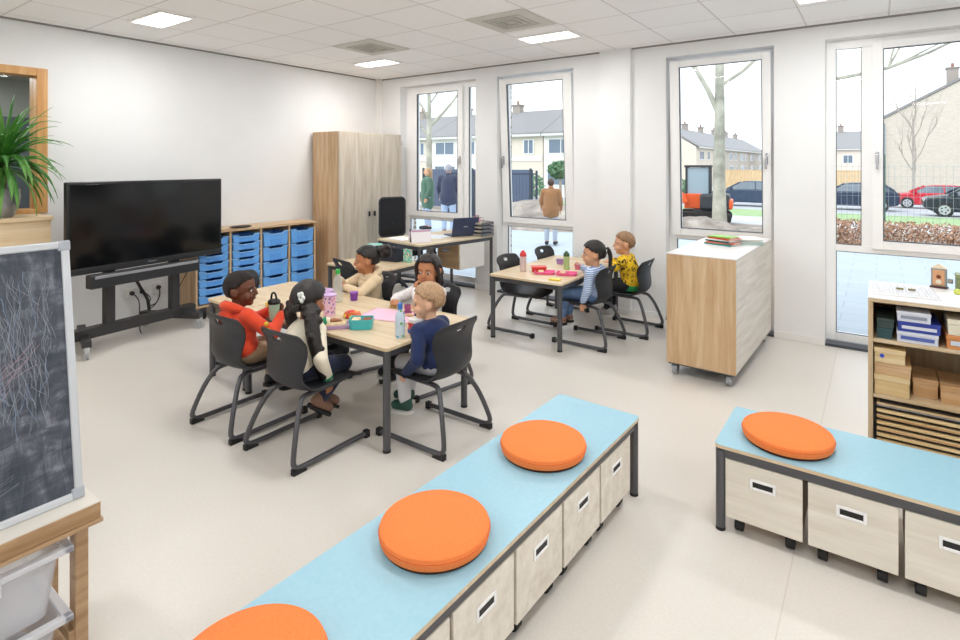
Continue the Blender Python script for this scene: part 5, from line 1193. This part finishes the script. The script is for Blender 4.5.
# cars
def car(x, y, deg, paint, lb, L=3.75, H=1.34, Wd=1.6, hatch=True):
    t = thing('car', lb, 'car', (x, y, gz(y)+.02), R(deg)); k = L/3.75; hk = H/1.34
    prof = [(-1.85, .35), (-1.87, .6), (-1.78, .78), (-1.0, .9), (-.95, .92), (1.55, .95), (1.8, .9), (1.86, .6), (1.82, .32), (1.5, .22), (-1.5, .22)]
    Mx = Matrix(((1, 0, 0, 0), (0, 0, 1, 0), (0, 1, 0, 0), (0, 0, 0, 1)))
    MB().prism([(a*k, b*hk) for a, b in prof], -Wd/2, Wd/2, M=Mx).build('car_body', paint, t, bevel=.07, seg=3)
    cab = [(-1.0, .9), (-.35, 1.30), (.0, 1.34), (.9, 1.33), (1.3, 1.24), (1.72, .93)]
    rg = []
    for yy, s in ((-Wd/2+.03, 0), (-Wd/2+.16, 1), (Wd/2-.16, 1), (Wd/2-.03, 0)):
        rg.append([V((a*k*(1 if not s else .97), yy, (b if s else min(b, .93))*hk)) for a, b in cab]+[V((1.7*k, yy, .85*hk)), V((-.95*k, yy, .85*hk))])
    MB().rings(rg).build('cabin_glass', mat('car_glass', '5c6a78', .08), t, smooth=False)
    r = MB(); r.prism([(a*k, b*hk) for a, b in [(-.4, 1.29), (0, 1.345), (.9, 1.34), (1.3, 1.26), (1.3, 1.22), (.9, 1.29), (0, 1.30)]], -Wd/2+.15, Wd/2-.15, M=Mx)
    for s in (-1, 1):
        for (a, b, c, d) in ((-1.0, .92, -.36, 1.29), (.42, .92, .38, 1.31), (1.7, .93, 1.28, 1.25)):
            r.cyl((a*k, s*(Wd/2-.03), b*hk), (c*k, s*(Wd/2-.16), d*hk), .035, n=6)
    r.build('roof', paint, t, smooth=False)
    for wx in (-1.15*k, 1.15*k):
        for s in (-1, 1):
            y0 = s*(Wd/2-.16); y1 = s*(Wd/2+.01)
            w = MB().cyl((wx, y0, .3), (wx, y1, .3), .31, n=24).build('wheel', RUBBER, t, bevel=.02)
            MB().cyl((wx, y1-s*.02, .3), (wx, y1+s*.012, .3), .20, n=10).build('hubcap', mat('hub', 'c4c8cc', .3, .4), w, smooth=False)
            for q in range(5): a = 2*PI*q/5; MB().cyl((wx+math.cos(a)*.11, y1+s*.005, .3+math.sin(a)*.11), (wx+math.cos(a)*.11, y1+s*.016, .3+math.sin(a)*.11), .035, n=8).build('hub_hole', BLACK, w)
    for s in (-1, 1):
        bx('head_lamp', mat('lamp_glass', 'dfe5ea', .1), t, -1.86*k, -1.72*k, s*(Wd/2-.3)-.14, s*(Wd/2-.3)+.14, .62*hk, .74*hk); bx('tail_lamp', mat('tail_red', '9c2028', .3), t, 1.76*k, 1.87*k, s*(Wd/2-.18)-.1, s*(Wd/2-.18)+.1, .66*hk, .86*hk)
        bx('mirror', paint, t, -.85*k, -.72*k, s*(Wd/2+.06)-.06, s*(Wd/2+.06)+.06, .92*hk, 1.02*hk)
    return t
PN = mat('paint_navy', '26344f', .25); PR = mat('paint_red', 'c8283a', .25); PB = mat('paint_black', '1f2836', .25); PS = mat('paint_silver', 'a9b1ba', .3, .3); PT_ = mat('paint_teal', '34455e', .25)
car(-.95, 33, 0, PN, 'dark blue car parked behind the narrow side pane of the right window')
car(2.5, 38, 0, PR, 'red car parked before the big brick gable', H=1.25)
car(3.35, 30, 0, PB, 'black hatchback cut by the right edge of the photo', L=3.5)
car(-5.6, 32.5, 0, PT_, 'dark car parked behind the trunk of the big bare tree')
car(-5.0, 38, 0, PS, 'silver car parked behind the dark car by the tree')
# mini excavator
ex = thing('mini_excavator', 'orange and black mini excavator beside the big tree', 'excavator', (-4.2, 17.2, gz(17)+.01), R(190))
OR = mat('digger_orange', 'e8622c', .4); DG = mat('digger_dark', '33383e', .5)
for s in (-1, 1):
    MB().prism(rrect(-.75, .75, 0, .34, .16), s*.5-.12, s*.5+.12, M=Matrix(((1, 0, 0, 0), (0, 0, 1, 0), (0, 1, 0, 0), (0, 0, 0, 1)))).build('track', RUBBER, ex, bevel=.02)
bx('undercarriage', DG, ex, -.3, .3, -.4, .4, .15, .4); bx('engine_housing', DG, ex, -.7, .1, -.5, .5, .4, .85, bevel=.06); bx('counterweight', OR, ex, -.78, -.55, -.48, .48, .42, .7, bevel=.05)
c_ = MB(); 
for a, b in ((-.15, -.45), (-.15, .12), (.5, -.45), (.5, .12)): c_.box(a-.03, a+.03, b-.03, b+.03, .8, 1.65)
c_.box(-.2, .56, -.5, .17, 1.63, 1.70); c_.build('cab_frame', DG, ex, bevel=.01); bx('cab_glass', mat('cab_glass', '9fb4c0', .1), ex, -.13, .49, -.44, .11, .85, 1.62, bevel=0); bx('cab_base', OR, ex, .05, .56, -.5, .17, .4, .85, bevel=.03)
MB().tube([(.5, .35, .6), (1.0, .35, 1.35), (1.45, .35, 1.5)], .09, 8, sub=3).build('boom', OR, ex); MB().tube([(1.45, .35, 1.5), (1.75, .35, .8)], .07, 8).build('dipper_arm', OR, ex); MB().prism([(1.6, .3), (2.0, .35), (1.95, .75), (1.7, .8)], .15, .55, M=Matrix(((1, 0, 0, 0), (0, 0, 1, 0), (0, 1, 0, 0), (0, 0, 0, 1)))).build('bucket', DG, ex, bevel=.02)
# heaps of earth and stones by the tree
for i, (x, y, s, lb) in enumerate(((-3.6, 14.2, 1.0, 'heap of dug earth left of the big tree'), (-1.75, 14.6, .7, 'heap of dug earth right of the big tree'), (-7.2, 12.4, 1.9, 'mound of bare earth outside the second window'))):
    mb = MB(); n = 16; vs = []; fs = []
    for a in range(n+1):
        for b in range(n+1):
            u, v_ = a/n*2-1, b/n*2-1; h = max(0, 1-u*u-v_*v_)**.8; vs.append((u*s, v_*s*.7, h*.34*s+.06*mnoise.noise(V((u*4+i*7, v_*4, 0)))*(h > 0)))
    for a in range(n):
        for b in range(n): q = a*(n+1)+b; fs.append((q, q+1, q+n+2, q+n+1))
    mb.add(vs, fs); tag(mb.build('earth_heap', MUD, loc=(x, y, gz(y)-.01)), lb, 'earth heap', 'heaps of earth')
# trees
BARK = noisy('plane_bark', [(.3, '8e8f84'), (.5, 'aeaea0'), (.7, 'c6c4b5')], 3, .9, world=True)
BARKD = noisy('thin_bark', [(.3, '9c948c'), (.7, 'b9b1a8')], 3, .9)
def tree(x, y, h, r, lb, forks, m=BARK, seed=1, lean=(0, 0), depth=4, spread=.55, bl=.5):
    rr = random.Random(seed); t = thing('bare_tree', lb, 'tree', (x, y, gz(y)-.02)); 
    pts = [V((lean[0]*h*k/5+rr.uniform(-.02, .02), lean[1]*h*k/5, h*k/5)) for k in range(6)]
    MB().tube(pts, lambda u: r*(1.25-.9*u if u > .1 else 1.45-2*u), 10, sub=3).build('trunk', m, t)
    br = MB()
    def grow(p, d, L, rad, dep):
        q = [p]; dd = d.copy()
        for _ in range(4):
            dd = (dd+V((rr.uniform(-.22, .22), rr.uniform(-.22, .22), rr.uniform(-.05, .22)))).normalized(); q.append(q[-1]+dd*L/4)
        br.tube(q, lambda u: rad*(1-.55*u), 6 if dep < 3 else 4)
        if dep >= depth: return
        for _ in range(3 if dep < 3 else 2):
            k = rr.choice((2, 3, 4)); s = V((rr.uniform(-1, 1), rr.uniform(-1, 1), rr.uniform(-.1, .7))).normalized(); grow(q[k], (dd+s*spread*1.5).normalized(), L*rr.uniform(.55, .8), rad*.5, dep+1)
    for (k, az, el, L, rad) in forks:
        i = min(int(k*5), 4); p = pts[i].lerp(pts[i+1], k*5-i); a = R(az); e = R(el); grow(p, V((math.cos(a)*math.cos(e), math.sin(a)*math.cos(e), math.sin(e))), L, rad, 1)
    br.build('branches', m, t); return t
tree(-4.35+1.0, 15.3, 8.5, .135, 'big bare tree with a thick pale trunk outside the tilted window', ((.35, 205, 52, 2.8, .085), (.44, 20, 35, 2.6, .05), (.50, 200, 60, 2.4, .035), (.62, 30, 50, 2.2, .03), (.72, 190, 50, 2, .03)), seed=4)
tree(-14.5, 16.5, 6.2, .12, 'pale bare tree with forked branches outside the first window', ((.46, 200, 40, 2.4, .05), (.52, 25, 38, 3.0, .07), (.56, 190, 60, 2.4, .05), (.66, 40, 60, 2.4, .04), (.8, 200, 60, 2.2, .04)), seed=8)
tree(2.0, 46, 5.5, .09, 'slender bare tree in front of the brick gable', tuple((.25+.1*i, 60+140*i, 62, 1.9, .045) for i in range(8)), m=BARKD, seed=12, spread=.3)
tree(-1.35, 17.5, 8, .14, 'tall bare tree between the tilted window and the right window', ((.50, -15, 8, 3.4, .055), (.6, -5, 25, 3.2, .04), (.7, 170, 40, 2.4, .04), (.8, 20, 40, 2.6, .04)), seed=17)
tree(7.2, 19, 9, .16, 'bare tree whose twigs cross the upper right corner', ((.55, 185, 45, 2.6, .04), (.65, 170, 40, 2.4, .03), (.75, 200, 45, 2.4, .03)), seed=23)
# green shrubs
SH = noisy('shrub_leaves', [(.3, '3f6b4c'), (.7, '8db08a')], 5, .9, world=True)
for i, (x, y, z, s, lb) in enumerate(((-9.2, 17.5, 1.3, .42, 'round green shrub above the mound outside the second window'), (-18, 30, .2, 1.1, 'dark green bush before the end of the white terrace'), (-9.5, 33, .1, 1.0, 'green bush beyond the dark parked car'))):
    t = thing('green_shrub', lb, 'shrub', (x, y, gz(y))); mb = MB(); rr = random.Random(i)
    def fn():
        u = V((rr.gauss(0, 1), rr.gauss(0, 1), rr.gauss(0, 1))).normalized()*rr.uniform(.6, 1); return (u.x*s, u.y*s, z+.6*s+u.z*s*.75)
    leaves(mb, 900, fn, .09, rr); mb.build('foliage', SH, t, smooth=False); MB().tube([(0, 0, 0), (.02, 0, z*.6), (0, 0, z+.4*s)], .05, 6).build('stem', BARKD, t)
# site fence in the second window
sf = thing('panel_fence', 'dark panel fence standing at the left of the mound outside the second window', 'fence', (-9.6, 13.9, -.1), R(38))
DF = mat('fence_dark', '3a4654', .6)
bx('panel', DF, sf, -1.4, -.25, -.02, .02, 0, 1.35); bx('post', DF, sf, -.25, -.18, -.04, .04, 0, 1.4); bx('post', DF, sf, 1.3, 1.36, -.04, .04, 0, 1.4); m = MB()
for i in range(14): m.box(-.1+i*.1, -.09+i*.1, -.005, .005, 0, 1.3)
m.build('bars', DF, sf, smooth=False); bx('rail', DF, sf, -.2, 1.3, -.01, .01, 1.28, 1.32)
ws = thing('site_hoarding', 'dark blue hoarding behind the two adults outside the first window', 'hoarding', (-13.2, 17.6, gz(17.6))); bx('panel', mat('hoarding', '5a6780', .7), ws, -2.6, 2.8, 0, .05, 0, 1.55)
for x in (-2.6, .0, 2.7): bx('post', DF, ws, x, x+.08, -.06, 0, 0, 1.6)
# people outside
def adult(lb, x, y, deg, coat, legs_m, hairm, sk, k=1.0, long=False, arms_out=0):
    t = thing('person', lb, 'person', (x, y, gz(y)), R(deg)); s = k
    b = MB(); H = lambda a: V(a)*s
    b.cap(H((0, 0, .85)), H((0, 0, 1.2)), .13*s, .14*s).cap(H((-.17, 0, 1.3)), H((.17, 0, 1.3)), .06*s).cap(H((0, 0, 1.3)), H((0, .01, 1.45)), .05*s).ell(H((0, .01, 1.49)), (.072*s, .09*s, .105*s)).ell(H((0, .1, 1.475)), .015*s).ell(H((.075, .0, 1.48)), .018*s).ell(H((-.075, .0, 1.48)), .018*s)
    for q in (-1, 1):
        e = H((q*(.24+arms_out), .02, 1.05)); w = H((q*(.22+arms_out), .12, .83)); b.cap(H((q*.18, 0, 1.3)), e, .045*s, .038*s).cap(e, w, .036*s, .026*s); hand(b, w, (0, .2, -1), (-q, 0, 0), 1, .4, 1.7*s)
        b.cap(H((q*.08, 0, .85)), H((q*.1, .03, .47)), .085*s, .06*s).cap(H((q*.1, .03, .47)), H((q*.1, -.02, .09)), .058*s, .04*s).cap(H((q*.1, -.03, .06)), H((q*.11, .14, .045)), .042*s, .036*s)
    b.build('body', sk, t, remesh=.014, iters=3)
    c = MB(); c.cap(H((0, 0, .85 if not long else .7)), H((0, 0, 1.2)), .17*s, .175*s).cap(H((-.17, 0, 1.28)), H((.17, 0, 1.28)), .085*s).cap(H((0, 0, 1.3)), H((0, 0, 1.37)), .08*s, .065*s)
    for q in (-1, 1):
        e = H((q*(.24+arms_out), .02, 1.05)); w = H((q*(.22+arms_out), .12, .85)); c.cap(H((q*.18, 0, 1.28)), e, .07*s, .06*s).cap(e, w, .058*s, .045*s)
    c.cap(H((-.07, 0, .86 if not long else .72)), H((.07, 0, .86 if not long else .72)), .15*s).cap(H((-.08, 0, .76 if not long else .62)), H((.08, 0, .76 if not long else .62)), .125*s); c.build('coat', coat, t, remesh=.014, iters=4)
    p = MB()
    for q in (-1, 1): p.cap(H((q*.08, 0, .82)), H((q*.1, .03, .47)), .098*s, .075*s).cap(H((q*.1, .03, .47)), H((q*.1, -.02, .14)), .072*s, .056*s)
    p.build('trousers', legs_m, t, remesh=.014, iters=4)
    for q in (-1, 1): MB().cap(H((q*.1, -.03, .055)), H((q*.11, .15, .045)), .05*s, .044*s).build('shoe', BLKSH, t)
    h = MB(); h.ell(H((0, -.02, 1.515)), (.085*s, .095*s, .1*s)); 
    if long: h.cap(H((0, -.06, 1.5)), H((0, -.08, 1.36)), .07*s, .06*s)
    h.build('hair', hairm, t, remesh=.012)
    for q in (-1, 1): MB().ell(H((q*.03, .092, 1.50)), .01*s).build('eye', IRIS, t)
    return t
adult('adult in a dark blue coat seen from behind, outside the first window', -7.86, 9.6, 30, cloth('coat_navy', '353d55'), cloth('pale_jeans', 'a9b9d3'), hair_mat('hair_grey', '8a8a92', 'b0b0b8'), SK_LT2, .97)
adult('blond adult in a green coat beside the dark coat, outside the first window', -8.75, 9.9, 150, cloth('coat_green', '4d6e5c'), cloth('pale_jeans', 'a9b9d3'), HBL, SK_LT2, .92, long=True)
adult('child in a brown jacket seen from behind, outside the second window', -5.14, 9.4, 20, cloth('coat_brown', '9b6f4a'), cloth('grey_snow', 'a9b0bd'), hair_mat('hair_dark_brown', '3c2b22', '5b4334'), SK_LT2, .80)

# ------------------------------------------------------------------ camera, sky, light
cam = bpy.data.cameras.new('camera'); co = bpy.data.objects.new('camera', cam); C.objects.link(co)
cam.sensor_width = 36; cam.lens = 550/960*36; cam.shift_x = (480-487)/960; cam.shift_y = (164.2-320)/960
co.location = (0, 0, 1.5); co.rotation_euler = (R(90), 0, R(35.3)); cam.clip_start = .05; cam.clip_end = 500
bpy.context.scene.camera = co
wd = bpy.data.worlds.new('sky'); bpy.context.scene.world = wd; wd.use_nodes = True; nt = wd.node_tree
bg = nt.nodes['Background']; bg.inputs[1].default_value = 2.0
tcw = nt.nodes.new('ShaderNodeTexCoord'); nz = nt.nodes.new('ShaderNodeTexNoise'); nz.inputs['Scale'].default_value = 2.5; nz.inputs['Detail'].default_value = 5
nt.links.new(tcw.outputs['Generated'], nz.inputs['Vector']); nt.links.new(ramp(nt, nz.outputs['Fac'], [(.35, 'eef4fb'), (.65, 'ffffff')]), bg.inputs[0])
sun = bpy.data.lights.new('sun', 'SUN'); sun.energy = 1.2; sun.angle = R(40); sun.color = (1, .98, .95); so_ = bpy.data.objects.new('sun', sun); C.objects.link(so_); so_.rotation_euler = (R(50), 0, R(-20))
for a, b in OPN:
    p = bpy.data.lights.new('window_portal', 'AREA'); p.shape = 'RECTANGLE'; p.size = b-a; p.size_y = ZT; p.cycles.is_portal = True
    po = bpy.data.objects.new('window_portal', p); C.objects.link(po); po.location = ((a+b)/2, YB+.38, ZT/2); po.rotation_euler = (R(-90), 0, 0)
hl = bpy.data.lights.new('hall_lamp', 'AREA'); hl.size = .6; hl.energy = 26; ho_ = bpy.data.objects.new('hall_lamp', hl); C.objects.link(ho_); ho_.location = (-6.6, 1.0, 2.38)
sc = bpy.context.scene
sc.view_settings.view_transform = 'Standard'; sc.view_settings.look = 'None'; sc.view_settings.gamma = 1; sc.view_settings.exposure = 0; sc.view_settings.use_curve_mapping = False
sc.cycles.max_bounces = 8; sc.cycles.diffuse_bounces = 5; sc.cycles.transparent_max_bounces = 16; sc.cycles.sample_clamp_indirect = 8
for t in (shal, deep): pass
